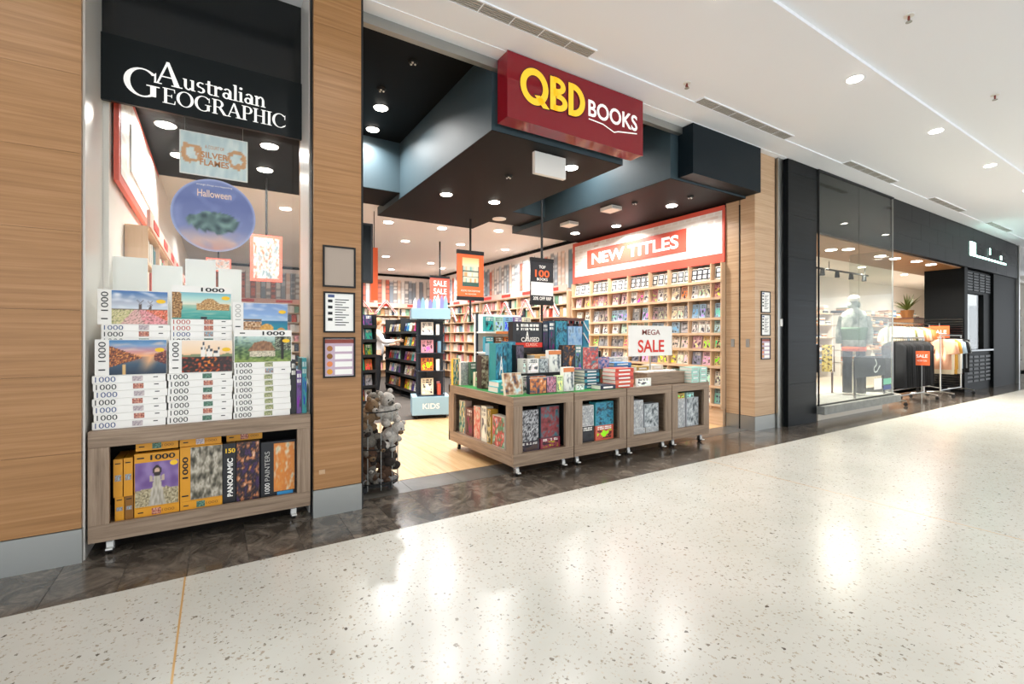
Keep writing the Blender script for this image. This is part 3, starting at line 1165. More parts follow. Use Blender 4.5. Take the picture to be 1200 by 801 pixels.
def p_canal_dusk(u, v):
    hz = 0.52
    if v > hz:
        c = grad([(hz, '#f0a86a'), (0.68, '#c58a92'), (0.84, '#7d9cc0'), (1.0, '#3f78a8')], v)
        c = mixc(c, hexc('#e6c7b2'), max(0, nz(u * 4, v * 12, 4)) * 0.9)
    else:
        c = grad([(0.0, '#1c2c40'), (0.3, '#3c5468'), (0.52, '#a07868')], v)
        w = abs(u - 0.72 + 0.25 * (0.5 - v))
        c = mixc(c, hexc('#f2b27c'), max(0, 0.9 - w * 5) * min(1, v * 2.6))
    top = 0.84 - 0.62 * u
    bot = 0.22 + 0.45 * u
    if u < 0.58 and bot < v < top:
        k = nz(u * 34, v * 26, 7)
        c = mixc(hexc('#8e4a2e'), hexc('#f0a250' if k > 0 else '#2a1c22'), abs(k) * 1.9)
    if u > 0.78 and 0.40 - (u - 0.78) * 0.6 < v < 0.58 + (u - 0.78) * 0.5:
        k = nz(u * 30, v * 26, 17)
        c = mixc(hexc('#6c3434'), hexc('#d88a58' if k > 0 else '#241820'), abs(k) * 1.7)
    if abs(u - 0.25) < 0.03 and v < 0.28:
        c = mixc(c, hexc('#ffc878'), 0.8)
    return c


def p_castle(u, v):
    if v > 0.48:
        c = grad([(0.48, '#e8a678'), (0.62, '#f0cfa8'), (1.0, '#f3ddc8')], v)
        if v < 0.56 + 0.05 * nz(u * 5, 1, 2):
            c = hexc('#7d8a66')
        for a, b, h in ((0.36, 0.46, 0.80), (0.40, 0.43, 0.95), (0.48, 0.60, 0.74), (0.51, 0.54, 0.84), (0.62, 0.70, 0.68), (0.71, 0.74, 0.80)):
            if a < u < b and v < h:
                c = hexc('#ece4dc') if v < h - 0.09 else hexc('#3c4450')
        return c
    k = nz(u * 16, v * 14, 3)
    f = 1 - min(1, abs(u - 0.52) / 0.34)
    c = mixc(hexc('#2a1e18'), hexc('#c8321e' if k > 0 else '#241a14'), abs(k) * 1.6 + 0.3 * f)
    if k > 0.22:
        c = mixc(c, hexc('#f0942c'), 0.8 * f + 0.1)
    if u > 0.74:
        c = mixc(c, hexc('#3a2c34'), 0.5)
    return c


def p_cottage(u, v):
    k = nz(u * 16, v * 14, 5)
    c = grad([(0.0, '#8fa04c'), (0.2, '#5f7a3c'), (0.5, '#4a6444'), (0.75, '#8aa89c'), (1.0, '#c6d8d6')], v)
    c = mixc(c, hexc('#1c2a1c' if k < 0 else '#a9bc7a'), abs(k) * (0.9 if u < 0.24 or v < 0.8 else 0.3))
    if 0.26 < u < 0.70 and 0.20 < v < 0.46:
        c = mixc(hexc('#d8cdb4'), hexc('#50483c'), max(0, nz(u * 40, v * 30, 2)) * 1.8)
    if 0.22 + (v - 0.42) * 0.35 < u < 0.72 - (v - 0.42) * 0.25 and 0.42 < v < 0.84 - 0.5 * abs(u - 0.5):
        c = mixc(hexc('#a67a58'), hexc('#7a563e'), 0.5 + nz(u * 30, v * 8, 4))
    if u > 0.7:
        b = nz(u * 22, v * 22, 9)
        if v > 0.45:
            c = mixc(hexc('#cfd8b8'), hexc('#1d1f18'), 0.2 + abs(b) * 2.2)
        if abs(u - 0.84) < 0.02 and v > 0.1:
            c = hexc('#1d1a14')
    return c


def p_coast(u, v):
    if v > 0.38:
        c = grad([(0.38, '#a9c4dc'), (0.6, '#86a6d2'), (1.0, '#7d98c4')], v)
        c = mixc(c, hexc('#e8e8ea'), max(0, nz(u * 4, v * 8, 3)) * 1.0)
        if v < 0.42 and u < 0.4:
            c = hexc('#6f5a44')
        return c
    c = grad([(0.0, '#2aa0a4'), (0.38, '#1f6c94')], v)
    if u < 0.40 and v < 0.36:
        k = nz(u * 24, v * 20, 1)
        c = mixc(hexc('#b9875a'), hexc('#f0e0c4' if k > 0 else '#5a3a24'), abs(k) * 1.6)
    if math.hypot((u - 0.52) * 1.3, v - 0.06) < 0.20:
        c = mixc(hexc('#c48a3c'), hexc('#e8b860'), 0.5 + nz(u * 20, v * 20, 2))
    if math.hypot((u - 0.85) * 1.6, v + 0.05) < 0.17:
        c = hexc('#d09a52')
    return c


def p_bride(u, v):
    c = mixc(hexc('#6a4c86'), hexc('#8e76a8'), 0.5 + nz(u * 5, v * 5, 1)) if v > 0.42 - 0.1 * abs(u - 0.5) + 0.05 * nz(u * 9, 2, 2) else mixc(hexc('#a99a78'), hexc('#5a5038' if nz(u * 26, v * 26, 3) < 0 else '#d4c8a6'), abs(nz(u * 26, v * 26, 3)) * 1.8)
    w = 0.07 + max(0, 0.62 - v) * 0.22
    if abs(u - 0.5) < w and v < 0.66:
        c = mixc(hexc('#c9c0b0'), hexc('#8e8676'), 0.4 + nz(u * 22, v * 6, 5))
    if abs(u - 0.5) < 0.17 and 0.55 < v < 0.70 and abs(u - 0.5) > 0.1 + (v - 0.62) * 0.3:
        c = hexc('#b9a690')
    if math.hypot((u - 0.5), (v - 0.80) * 1.1) < 0.055:
        c = hexc('#c9a890')
    elif math.hypot((u - 0.5), (v - 0.79) * 0.8) < 0.10 and v > 0.66:
        c = hexc('#2a1c1a')
    return c


PIX = {}


def pic(fn, w, h, nx=56, nzz=36):
    key = (fn.__name__ if hasattr(fn, '__name__') else str(fn), round(w, 3), round(h, 3), getattr(fn, 'key', 0))
    if key not in PIX:
        PIX[key] = picture(fn, w, h, nx, nzz)
    return PIX[key]


def pst(key, cols, fx=5, fy=5):
    f = pastiche(cols, key, fx, fy)
    f.key = key
    return f


F_MINI = [pst(1, ['#2a1a1c', '#8a3a34', '#e0a080', '#c9b8b4'], 6, 5), pst(2, ['#182420', '#2e5a4a', '#7da08a', '#20302c'], 6, 5), pst(3, ['#b9a8ac', '#8c8088', '#d9ccc8', '#a08c90'], 6, 5),
          pst(4, ['#26341e', '#6a7a4a', '#d0c8a0', '#8a9a70'], 6, 5), pst(5, ['#2a6a8a', '#8ac0d0', '#a05a40', '#e0e4e0'], 6, 5)]


def emblem(parent, loc, s, material='ink'):
    mb = MB()
    for a, b in (((-1, -0.2), (0.9, 0.25)), ((-0.9, 0.2), (0.2, -0.45))):
        mb.face([(a[0] * s, 0, a[1] * s), (b[0] * s, 0, min(a[1], b[1]) * s), (b[0] * s, 0, b[1] * s), (a[0] * s, 0, max(a[1], b[1]) * s)])
    return part(mb, 'emblem', material, parent, loc)


def flat_box(loc, w, d, h, label, ink, mini, group, logo=True, jitter=0.0, tint='white_card'):
    t = thing('jigsaw_box', label, 'jigsaw box', loc, jitter, group)
    part(MB().box(-w / 2, 0, 0, w / 2, d, h - 0.0008), 'box', tint, t)
    part(MB().box(-w / 2 - 0.001, -0.001, h * 0.12, w / 2 + 0.001, d, h - 0.0006), 'lid', tint, t)
    letters('1000', t, (-w * 0.33, -0.002, h * 0.52), w * 0.27, h * 0.70, material=ink)
    m = link('picture', pic(F_MINI[mini], 0.05, 0.031, 10, 7), t, (w * 0.03, -0.002, h * 0.17))
    if logo:
        emblem(t, (w * 0.36, -0.002, h * 0.66), 0.012)
    return t


def lid_box(loc, w, d, h, label, fn, layout, group, tilt=0.0, ink='ink', tint='white_card'):
    t = thing('jigsaw_box', label, 'jigsaw box', loc, 0, group)
    t.rotation_euler = (-tilt, 0, 0)
    part(MB().box(-w / 2, 0.001, 0, w / 2, d, h), 'box', tint, t)
    part(MB().box(-w / 2 - 0.001, 0, -0.0, w / 2 + 0.001, d * 0.8, h + 0.0005), 'lid', tint, t)
    if layout == 'side':
        a = w * 0.19
        link('picture', pic(fn, w - a, h * 0.97), t, (-w / 2 + a, -0.0015, h * 0.015))
        letters('1000', t, (-w / 2 + a * 0.5, -0.002, h * 0.66), h * 0.55, a * 0.52, material=ink, roll=-PI / 2)
        emblem(t, (-w / 2 + a * 0.5, -0.002, h * 0.16), 0.016)
    else:
        b = h * 0.20
        link('picture', pic(fn, w * 0.985, h - b), t, (-w / 2 + w * 0.0075, -0.0015, 0))
        letters('1000', t, (w * 0.18, -0.002, h - b * 0.5), w * 0.40, b * 0.62, material=ink, bold=0.02)
        if layout == 'top_emblem':
            emblem(t, (-w * 0.36, -0.002, h - b * 0.5), 0.016)
    mb = MB()
    mb.face([(w * 0.40 + 0.024 * math.cos(k * PI / 8), -0.003, h * (0.70 if layout == 'side' else 0.66) + 0.013 * math.sin(k * PI / 8)) for k in range(16)])
    part(mb, 'sticker', 'ink_yellow', t)
    return t


GJ = 'white jigsaw boxes piled on the window trolley'
TOP = 0.7285
h = 0.0448
for i in range(7):
    flat_box((-0.431 + 0.004 * ((i * 5) % 3 - 1), 3.60, TOP + i * h), 0.342, 0.25, h - 0.0006, 'white jigsaw box lying %s in the left pile of the window trolley' % (ORD[i] if i < 6 else 'topmost'), 'ink_blue' if i % 2 == 0 else 'ink', 2 if i % 2 == 0 else 0, GJ)
    flat_box((-0.080 + 0.003 * ((i * 7) % 3 - 1), 3.60, TOP + i * h), 0.342, 0.25, h - 0.0006, 'white jigsaw box lying %s in the middle pile of the window trolley' % (ORD[i] if i < 6 else 'topmost'), 'ink', 1 if i % 2 == 0 else 0, GJ)
h9 = 0.0414
for i in range(9):
    flat_box((0.270 + 0.003 * ((i * 5) % 3 - 1), 3.60, TOP + i * h9), 0.338, 0.25, h9 - 0.0006, 'white jigsaw box lying %s in the right pile of the window trolley' % (ORD[i] if i < 8 else 'topmost'), 'ink', 3 if i != 7 else 4, GJ, logo=(i == 7))
z7 = TOP + 7 * h
lid_box((-0.427, 3.602, z7), 0.336, 0.045, 0.212, 'jigsaw box with a dusk canal picture standing on the left pile', p_canal_dusk, 'side', GJ)
lid_box((-0.077, 3.602, z7), 0.336, 0.045, 0.208, 'jigsaw box with a white castle over red autumn trees', p_castle, 'side', GJ)
lid_box((0.274, 3.602, TOP + 9 * h9), 0.345, 0.045, 0.215, 'jigsaw box with a thatched cottage picture on the right pile', p_cottage, 'top_emblem', GJ)
for k, (x, n, top0, inks, minis) in enumerate(((-0.41, 2, 0, ('ink', 'ink_blue'), (0, 2)), (-0.075, 3, 0, ('ink_blue', 'ink_red', 'ink_red'), (4, 0, 0)))):
    nm = ('left', 'middle')[k]
    zb = z7
    for i in range(5):      # the boxes behind the standing lid that carry the upper ones
        flat_box((x, 3.66, zb + i * h), 0.33, 0.25, h - 0.0006, 'white jigsaw box hidden %s behind the standing lid of the %s pile' % (ORD[i], nm), 'ink', 1, GJ)
    zb += 5 * h
    for i in range(n):
        hh = 0.0395
        pos = (('lower', 'upper') if n == 2 else ('lowest', 'midway', 'topmost'))[i]
        flat_box((x, 3.66, zb + i * hh), 0.33, 0.25, hh - 0.0006, 'white jigsaw box lying %s under the upper picture lid of the %s pile' % (pos, nm), inks[i], minis[i], GJ)
    if k == 0:
        lid_box((x - 0.015, 3.662, zb + n * hh), 0.335, 0.045, 0.208, 'jigsaw box with a tulip field and windmills, top of the left pile', p_tulips, 'side', GJ)
    else:
        lid_box((x, 3.662, zb + n * hh), 0.325, 0.045, 0.214, 'jigsaw box with a sunny canal and dome, top of the middle pile', p_canal_day, 'top', GJ)
for i in range(5):
    flat_box((0.285, 3.66, TOP + 9 * h9 + i * h9), 0.30, 0.25, h9 - 0.0006, 'white jigsaw box hidden %s behind the cottage lid' % ORD[i], 'ink', 1, GJ)
lid_box((0.262, 3.67, TOP + 14 * h9), 0.335, 0.045, 0.195, 'jigsaw box with a blue sea coast picture, top of the right pile', p_coast, 'side', GJ, ink='grille')
# small dark game cartons at the right end of the trolley top
for i, (x0, x1, z1, col, lab) in enumerate(((0.445, 0.478, 1.11, 'black', 'slim black game carton standing beside the right jigsaw pile'), (0.482, 0.515, 1.03, 'purple', 'slim purple game carton at the right end of the window trolley'), (0.518, 0.548, 1.12, 'teal', 'slim teal game carton at the right end of the window trolley'))):
    single(MB().box(-(x1 - x0) / 2, 0, 0, (x1 - x0) / 2, 0.2, z1 - TOP), 'game_carton', 'cover', lab, 'game box', ((x0 + x1) / 2, 3.62, TOP), color=PAL[col])

# boxes inside the window trolley -------------------------------------------------
ZB = 0.1785
GY = 'yellow-edged jigsaw boxes inside the window trolley'


def yellow_flat(x0, x1, z0, h, label, mini, y=3.60, d=0.25):
    w = x1 - x0
    t = thing('jigsaw_box', label, 'jigsaw box', ((x0 + x1) / 2, y, z0), 0, GY)
    part(MB().box(-w / 2, 0, 0, w / 2, d, h - 0.0006), 'box', 'ink_yellow_card', t)
    link('picture', pic(F_MINI[mini], 0.045, h * 0.7, 10, 7), t, (-w * 0.12, -0.0015, h * 0.15))
    emblem(t, (-w * 0.36, -0.002, h * 0.5), 0.014)
    letters('1000', t, (w * 0.25, -0.002, h * 0.5), w * 0.28, h * 0.3, material='ink_brown')
    return t


yellow_flat(-0.415, -0.195, ZB, 0.055, 'yellow jigsaw box lying under the lady-in-white lid', 0)
yellow_flat(-0.19, 0.035, ZB, 0.055, 'yellow jigsaw box lying under the stone-pattern lid', 1)


def yellow_lid(x0, x1, z0, z1, label, fn, layout):
    w, hh = x1 - x0, z1 - z0
    t = thing('jigsaw_box', label, 'jigsaw box', ((x0 + x1) / 2, 3.60, z0), 0, GY)
    part(MB().box(-w / 2, 0, 0, w / 2, 0.05, hh), 'box', 'ink_yellow_card', t)
    if layout == 'top':
        b = hh * 0.17
        link('picture', pic(fn, w * 0.97, hh - b - 0.006, 44, 44), t, (-w * 0.485, -0.0015, 0.006))
        letters('1000', t, (w * 0.13, -0.002, hh - b * 0.5), w * 0.56, b * 0.58, material='ink', bold=0.02)
        emblem(t, (-w * 0.36, -0.002, hh - b * 0.5), 0.018)
        mb = MB().face([(w * 0.38 + 0.02 * math.cos(k * PI / 8), -0.003, hh * 0.78 + 0.016 * math.sin(k * PI / 8)) for k in range(16)])
        part(mb, 'sticker', 'ink_yellow', t)
    else:
        a = w * 0.24
        link('picture', pic(fn, w - a, hh * 0.97, 36, 44), t, (-w / 2 + a, -0.0015, hh * 0.015))
        letters('1000', t, (-w / 2 + a * 0.5, -0.002, hh * 0.62), hh * 0.40, a * 0.56, material='ink', bold=0.02, roll=-PI / 2)
        emblem(t, (-w / 2 + a * 0.5, -0.002, hh * 0.1), 0.018)
    return t


yellow_lid(-0.415, -0.195, ZB + 0.0555, 0.563, 'yellow jigsaw box picturing a lady in a white dress', p_bride, 'top')
p_stone = pst(31, ['#1d1c17', '#4a4638', '#8a8272', '#c9c0ae', '#5c5444'], 7, 6)
yellow_lid(-0.19, 0.035, ZB + 0.0555, 0.575, 'yellow jigsaw box with a tangled stone picture and upright 1000', p_stone, 'side')
for (x0, x1, z0, z1, lab) in ((-0.512, -0.47, ZB + 0.141, 0.545, 'upper left slim yellow box standing inside the window trolley'), (-0.465, -0.423, ZB + 0.141, 0.547, 'upper right slim yellow box standing inside the window trolley'), (-0.505, -0.463, ZB, ZB + 0.1405, 'lower left slim yellow box standing inside the window trolley'), (-0.459, -0.42, ZB, ZB + 0.1405, 'dull orange slim box standing low beside the lady-in-white lid')):
    w, hh = x1 - x0, z1 - z0
    t = thing('jigsaw_box', lab, 'jigsaw box', ((x0 + x1) / 2, 3.602, z0), 0, GY)
    part(MB().box(-w / 2, 0, 0, w / 2, 0.25, hh - 0.0006), 'box', 'ink_yellow_card' if 'dull' not in lab else 'ink_brown', t)
    link('picture', pic(F_MINI[4], w * 0.7, hh * 0.16, 8, 8), t, (-w * 0.35, -0.0015, hh * 0.42))
    emblem(t, (0, -0.002, hh * 0.88), 0.013)
for (x0, x1, lab, mini) in ((-0.41, -0.20, 'dull yellow box lying on top of the lady-in-white lid', 1), (-0.192, 0.03, 'yellow box lying on top of the stone-pattern lid', 2)):
    yellow_flat(x0, x1, 0.5765, 0.05, lab, mini, y=3.615)
yellow_flat(0.06, 0.27, 0.572, 0.05, 'yellow box lying on the panoramic jigsaw boxes', 0, y=3.66)
# black panoramic box, dark picture box, artist box
t = thing('jigsaw_box', 'black jigsaw box with PANORAMIC down its spine inside the trolley', 'jigsaw box', (0.075, 3.60, ZB), 0, GY)
part(MB().box(-0.036, 0, 0, 0.036, 0.26, 0.392), 'box', 'dark_card', t)
letters('PANORAMIC', t, (0.004, -0.002, 0.17), 0.25, 0.032, material='ink_white', bold=0.03, roll=-PI / 2)
letters('150', t, (0.006, -0.002, 0.345), 0.055, 0.03, material='ink_yellow', bold=0.03)
t = thing('jigsaw_box', 'dark purple jigsaw box with night lights next to the panoramic box', 'jigsaw box', (0.182, 3.60, ZB), 0, GY)
part(MB().box(-0.068, 0, 0, 0.068, 0.05, 0.392), 'box', 'dark_card', t)
link('picture', pic(pst(41, ['#1b1226', '#4a2a5c', '#141018', '#c87a4a', '#e8d8c8'], 6, 9), 0.132, 0.385, 24, 50), t, (-0.066, -0.0015, 0.004))
t = thing('jigsaw_box', 'jigsaw box with an orange abstract painting at the trolley right end', 'jigsaw box', (0.366, 3.60, ZB), 0, GY)
part(MB().box(-0.108, 0, 0, 0.108, 0.05, 0.375), 'box', 'dark_card', t)
link('picture', pic(pst(42, ['#5a7a70', '#d9c9a8', '#cf7a34', '#d88a3c', '#a8b8a4'], 4, 4), 0.13, 0.33, 30, 40), t, (-0.03, -0.0015, 0.03))
letters('PAINTERS', t, (-0.07, -0.002, 0.21), 0.20, 0.03, material='grille', roll=-PI / 2)
letters('1000', t, (-0.07, -0.002, 0.06), 0.07, 0.03, material='ink_white', roll=-PI / 2)
part(MB().box(-0.01, -0.002, 0.004, 0.09, 0, 0.026), 'strip', 'blue_strip', t)

# ------------------------------------------------------------------ window stickers, posters and what stands just inside
def p_silver(u, v):
    c = mixc(hexc('#c4d4d8'), hexc('#e6ecea'), 0.5 + nz(u * 14, v * 3, 1))
    for cx in (0.16, 0.84):
        r = math.hypot((u - cx) * 1.5, v - 0.5)
        if 0.14 < r + 0.08 * nz(u * 12, v * 12, 2) < 0.24:
            c = mixc(c, hexc('#d98a4a'), 0.75)
    return c


t = thing('window_poster', 'pale blue poster reading SILVER FLAMES hung high inside the window glass', 'poster', (-0.008, 4.09, 2.44))
part(MB().box(-0.212, 0, 0, 0.212, 0.006, 0.308), 'sheet', 'white_card', t)
link('picture', pic(p_silver, 0.41, 0.296, 44, 32), t, (-0.205, -0.002, 0.006))
letters('SILVER', t, (0, -0.004, 0.155), 0.17, 0.045, material='ink_orange_soft', bold=0.02)
letters('FLAMES', t, (0, -0.004, 0.10), 0.18, 0.045, material='ink_orange_soft', bold=0.02)
letters('A COURT OF', t, (0, -0.004, 0.215), 0.12, 0.025, material='ink_orange_soft')
for dx in (-0.18, 0.18):
    part(MB().tube([(dx, 0.003, 0.308), (dx, 0.003, 0.70)], 0.0012, 5), 'cord', 'steel_dull', t)


def p_hallow(u, v):
    c = grad([(0.0, '#c9968a'), (0.16, '#cbb0aa'), (0.30, '#7d88b4'), (0.7, '#6672a6'), (1.0, '#7a88b8')], v + 0.06 * nz(u * 6, v * 6, 3))
    k = nz(u * 7, v * 7, 5)
    if k > 0.1:
        c = mixc(c, hexc('#8a96c4'), k)
    if math.hypot((u - 0.5) * 0.8, (v - 0.40) * 1.6) < 0.24 + 0.05 * nz(u * 8, v * 8, 8):
        c = mixc(hexc('#7d9a94'), hexc('#3a4e54'), 0.5 + nz(u * 12, v * 12, 9))
    return c


t = thing('window_sticker', 'round purple and blue Halloween disc stuck on the window glass', 'sticker', (-0.008, 4.05, 1.89))
R0 = 0.262
me = bpy.data.meshes.new('disc')
vs, fs, cols = [(0, 0, R0)], [], [p_hallow(0.5, 0.5)]
for r in range(1, 15):
    for a in range(56):
        x, z = r / 14 * math.cos(a * PI / 28), r / 14 * math.sin(a * PI / 28)
        vs.append((x * R0, 0, R0 + z * R0))
        cols.append(p_hallow(0.5 + x / 2, 0.5 + z / 2) if r < 14 else hexc('#a9b4d8'))
for a in range(56):
    fs.append((0, 1 + a, 1 + (a + 1) % 56))
    for r in range(13):
        i, j = 1 + r * 56 + a, 1 + r * 56 + (a + 1) % 56
        fs.append((i, i + 56, j + 56, j))
me.from_pydata(vs, [], fs)
ca = me.color_attributes.new('Col', 'FLOAT_COLOR', 'POINT')
ca.data.foreach_set('color', [k for c in cols for k in lin([max(0, min(1, q)) for q in c])])
me.materials.append(MATS['print'])
link('printed_disc', me, t)
letters('Halloween', t, (0.0, -0.003, 0.415), 0.21, 0.052, material='ink_peach', bold=0.01)
letters('strange things are happening', t, (0.0, -0.003, 0.475), 0.22, 0.016, material='ink_white')

for (x0, x1, z0, z1), lab in (((-0.606, -0.41, 1.535, 1.827), 'left blank white display board standing behind the tulip jigsaw'), ((-0.388, -0.207, 1.546, 1.787), 'second blank white display board from the left behind the window'), ((-0.191, -0.0, 1.553, 1.845), 'blank white display board behind the sunny canal jigsaw'), ((0.016, 0.169, 1.549, 1.792), 'rightmost blank white display board behind the window')):
    y = 4.20 if 'left blank' in lab or 'sunny' in lab else 4.22
    w = x1 - x0
    t = thing('display_board', lab, 'display board', ((x0 + x1) / 2, y, 0.885))
    part(MB().box(-w / 2, 0, 0, w / 2, 0.012, z1 - 0.885), 'board', 'paper_white', t)
    part(MB().box(-0.02, 0.012, 0, 0.02, 0.10, (z1 - 0.885) * 0.6), 'strut', 'paper_white', t)
t = thing('window_counter', 'white counter inside the display window behind the jigsaw piles', 'counter', (-0.02, 4.12, 0))
part(MB().box(-0.57, 0, 0.85, 0.575, 0.45, 0.885), 'top', 'white_paint', t)
part(MB().box(-0.55, 0.03, 0.0, 0.555, 0.42, 0.85), 'body', 'white_paint', t)


def framed(loc, w, h, label, fn, frame='salmon', txt=None, y_rot=0.0, cat='poster', hang=None, name='poster_frame', ink='ink_white', th=0.03):
    t = thing(name, label, cat, loc, y_rot)
    b = min(w, h) * 0.10
    part(MB().box(-w / 2, 0, 0, w / 2, th, h), 'frame', frame, t)
    link('picture', pic(fn, w - 2 * b, h - 2 * b, 30, 40), t, (-w / 2 + b, -0.002, b))
    for s_, dz, lw, lh in (txt or []):
        letters(s_, t, (0, -0.004, h * dz), w * lw, h * lh, material=ink, bold=0.01)
    if hang:
        part(MB().tube([(0, 0.01, h), (0, 0.01, h + hang)], 0.012, 8), 'hanging_pole', 'black_matt', t)
    return t


F_BOOKS = pst(51, ['#b0a498', '#94462e', '#c0b8b0', '#5a7078', '#a88068'], 7, 5)
framed((0.51, 6.3, 1.93), 0.34, 0.55, 'orange framed poster seen through the right side of the window', F_BOOKS, 'salmon', hang=0.69)
framed((0.03, 7.2, 2.12), 0.28, 0.17, 'small orange framed card seen through the middle of the window', F_BOOKS, 'salmon', hang=1.01)


# ------------------------------------------------------------------ mobile display tables in the entrance
def module(x0, x1, y1, label, turf, side):
    W, D = x1 - x0, y1 - 3.55
    t = thing('display_table', label, 'display table', ((x0 + x1) / 2, 3.55, 0), 0, 'oak display tables on casters in the shop entrance')
    a = W / 2
    part(MB().box(-a, 0, 0.64, a, 0.03, 0.726), 'top_rail', 'oak_rail', t, bevel=0.002)
    part(MB().box(-a, 0.03, 0.64, -a + 0.03, D, 0.726), 'side_rail', 'oak_side', t, bevel=0.002)
    part(MB().box(a - 0.03, 0.03, 0.64, a, D, 0.726), 'side_rail', 'oak_side', t, bevel=0.002)
    part(MB().box(-a + 0.03, 0.03, 0.69, a - 0.03, D - 0.03, 0.72), 'top_board', 'oak_rail', t)
    if turf:
        part(MB().box(-a + 0.02, 0.02, 0.7201, a - 0.02, D - 0.04, 0.729), 'turf_mat', 'turf', t)
    part(MB().box(-a, 0, 0.10, a, 0.03, 0.212), 'bottom_rail', 'oak_rail', t, bevel=0.002)
    part(MB().box(-a, 0.03, 0.10, -a + 0.03, D, 0.212), 'side_rail', 'oak_side', t, bevel=0.002)
    part(MB().box(a - 0.03, 0.03, 0.10, a, D, 0.212), 'side_rail', 'oak_side', t, bevel=0.002)
    part(MB().box(-a + 0.03, 0.03, 0.18, a - 0.03, D - 0.03, 0.205), 'shelf_board', 'oak_rail', t)
    for x in (-a, a - 0.10):
        part(MB().box(x, 0, 0.2125, x + 0.10, 0.03, 0.6395), 'stile', 'oak_stile', t, bevel=0.002)
    part(MB().box(-a, D - 0.03, 0.10, a, D, 0.726), 'back_panel', 'oak_rail', t)
    if side:      # the open left end with its own two stiles
        part(MB().box(-a, 0.03, 0.2125, -a + 0.03, 0.13, 0.6395), 'stile', 'oak_stile', t)
        part(MB().box(-a, D - 0.13, 0.2125, -a + 0.03, D - 0.03, 0.6395), 'stile', 'oak_stile', t)
        part(MB().box(a - 0.05, 0.03, 0.205, a - 0.03, D - 0.03, 0.69), 'partition', 'black_matt', t)
    else:
        part(MB().box(-a, 0.03, 0.2125, -a + 0.02, D - 0.03, 0.6395), 'side_panel', 'oak_side', t)
        part(MB().box(a - 0.02, 0.03, 0.2125, a, D - 0.03, 0.6395), 'side_panel', 'oak_side', t)
    part(MB().box(-a + (0.22 if side else 0.04), 0.50, 0.205, a - 0.06, 0.515, 0.69), 'divider_panel', 'black_matt', t)
    for x in (-a + 0.08, a - 0.08):
        for y in (0.08, D - 0.10):
            caster(t, x, y, y < 0.1)
    return t


MODS = ((2.25, 2.945), (2.957, 3.66), (3.672, 4.376), (4.388, 5.06))
module(*MODS[0], 4.93, 'leftmost oak display table, with open left end and green turf top', True, True)
module(*MODS[1], 4.93, 'second oak display table from the left, with green turf top', True, False)
module(*MODS[2], 4.93, 'third oak display table from the left, under the mega sale sign', False, False)
module(*MODS[3], 4.93, 'rightmost oak display table, nearest the wooden pier', False, False)

mat('pen_brown', '#5c3428', 0.5)
mat('teal_card', '#2a8098', 0.5)
mat('ink_maroon', '#8a4034', 0.6)
GB = 'boxed sets and books on the entrance display tables'


def pack(x0, x1, z0, z1, y, d, base, col, label, cat='book', name='boxed_set', group=GB, bands=None, sheet=None, tilt=0.0, txt=None, rz=0.0, side=None):
    """a book or carton standing on base: a cover box, optional printed sheet on its face, optional colour bands"""
    z0 = base
    w, hh = x1 - x0, z1 - z0
    t = thing(name, label, cat, ((x0 + x1) / 2, y, z0), rz, group)
    if tilt:
        t.rotation_euler = (-tilt, 0, rz)
    b = part(MB().box(-w / 2, 0, 0, w / 2, d, hh), 'box', 'cover' if not sheet else 'plain', t)
    b.color = lin(PAL.get(col, col))
    if sheet:
        link('picture', pic(sheet, w * 0.94, hh * 0.96, 22, 26), t, (-w * 0.47, -0.0015, hh * 0.02))
    for (z, hb, mm) in (bands or []):
        part(MB().box(-w / 2 - 0.001, -0.002, hh * z, w / 2 + 0.001, 0.004, hh * (z + hb)), 'band', mm, t)
    for (s, x, z, lw, lh, mm) in (txt or []):
        letters(s, t, (w * x, -0.0035, hh * z), w * lw, hh * lh, material=mm, bold=0.02)
    return t


def pile(x0, x1, y, d, z0, hs, cols, label, group=GB, name='book', rz=0.0, txt=None):
    """books lying flat on one another, spines forward"""
    z = z0
    w = x1 - x0
    for i, (hh, c) in enumerate(zip(hs, cols)):
        mb = MB()
        jx = 0.004 * ((i * 5) % 3 - 1)
        mb.box(-w / 2, 0, 0, w / 2, 0.003, hh - 0.0006)
        mb.box(-w / 2, 0.003, 0, w / 2, d, 0.003).box(-w / 2, 0.003, hh - 0.0036, w / 2, d, hh - 0.0006)
        mb.box(-w / 2 + 0.004, 0.003, 0.003, w / 2 - 0.004, d - 0.004, hh - 0.0036, 1)
        o = single(mb, name, ['plain', 'pages'], (label % (ORD[i] if i < len(hs) - 1 else 'topmost')) if '%s' in label else label, 'book', ((x0 + x1) / 2 + jx, y, z), (0, 0, rz), group, color=PAL.get(c, c))
        part(MB().box(-w * 0.32, -0.0012, hh * 0.3, w * 0.30, 0, hh * 0.68), 'spine_title', 'ink_white' if c not in ('white', 'cream', 'mint', 'yellow') else 'grille', o)
        z += hh
    return z


Z0 = 0.7295
# risers standing on the tables behind the front row
def riser(x0, x1, y0, y1, top, label, m='black_matt'):
    t = thing('riser', label, 'display riser', ((x0 + x1) / 2, y0, Z0))
    a = (x1 - x0) / 2
    part(MB().box(-a, 0, top - Z0 - 0.015, a, y1 - y0, top - Z0), 'top', m, t)
    part(MB().box(-a, 0.0, 0, -a + 0.015, y1 - y0, top - Z0 - 0.015), 'side', m, t)
    part(MB().box(a - 0.015, 0.0, 0, a, y1 - y0, top - Z0 - 0.015), 'side', m, t)
    part(MB().box(-a + 0.015, 0.01, 0, a - 0.015, 0.02, top - Z0 - 0.015), 'front', m, t)


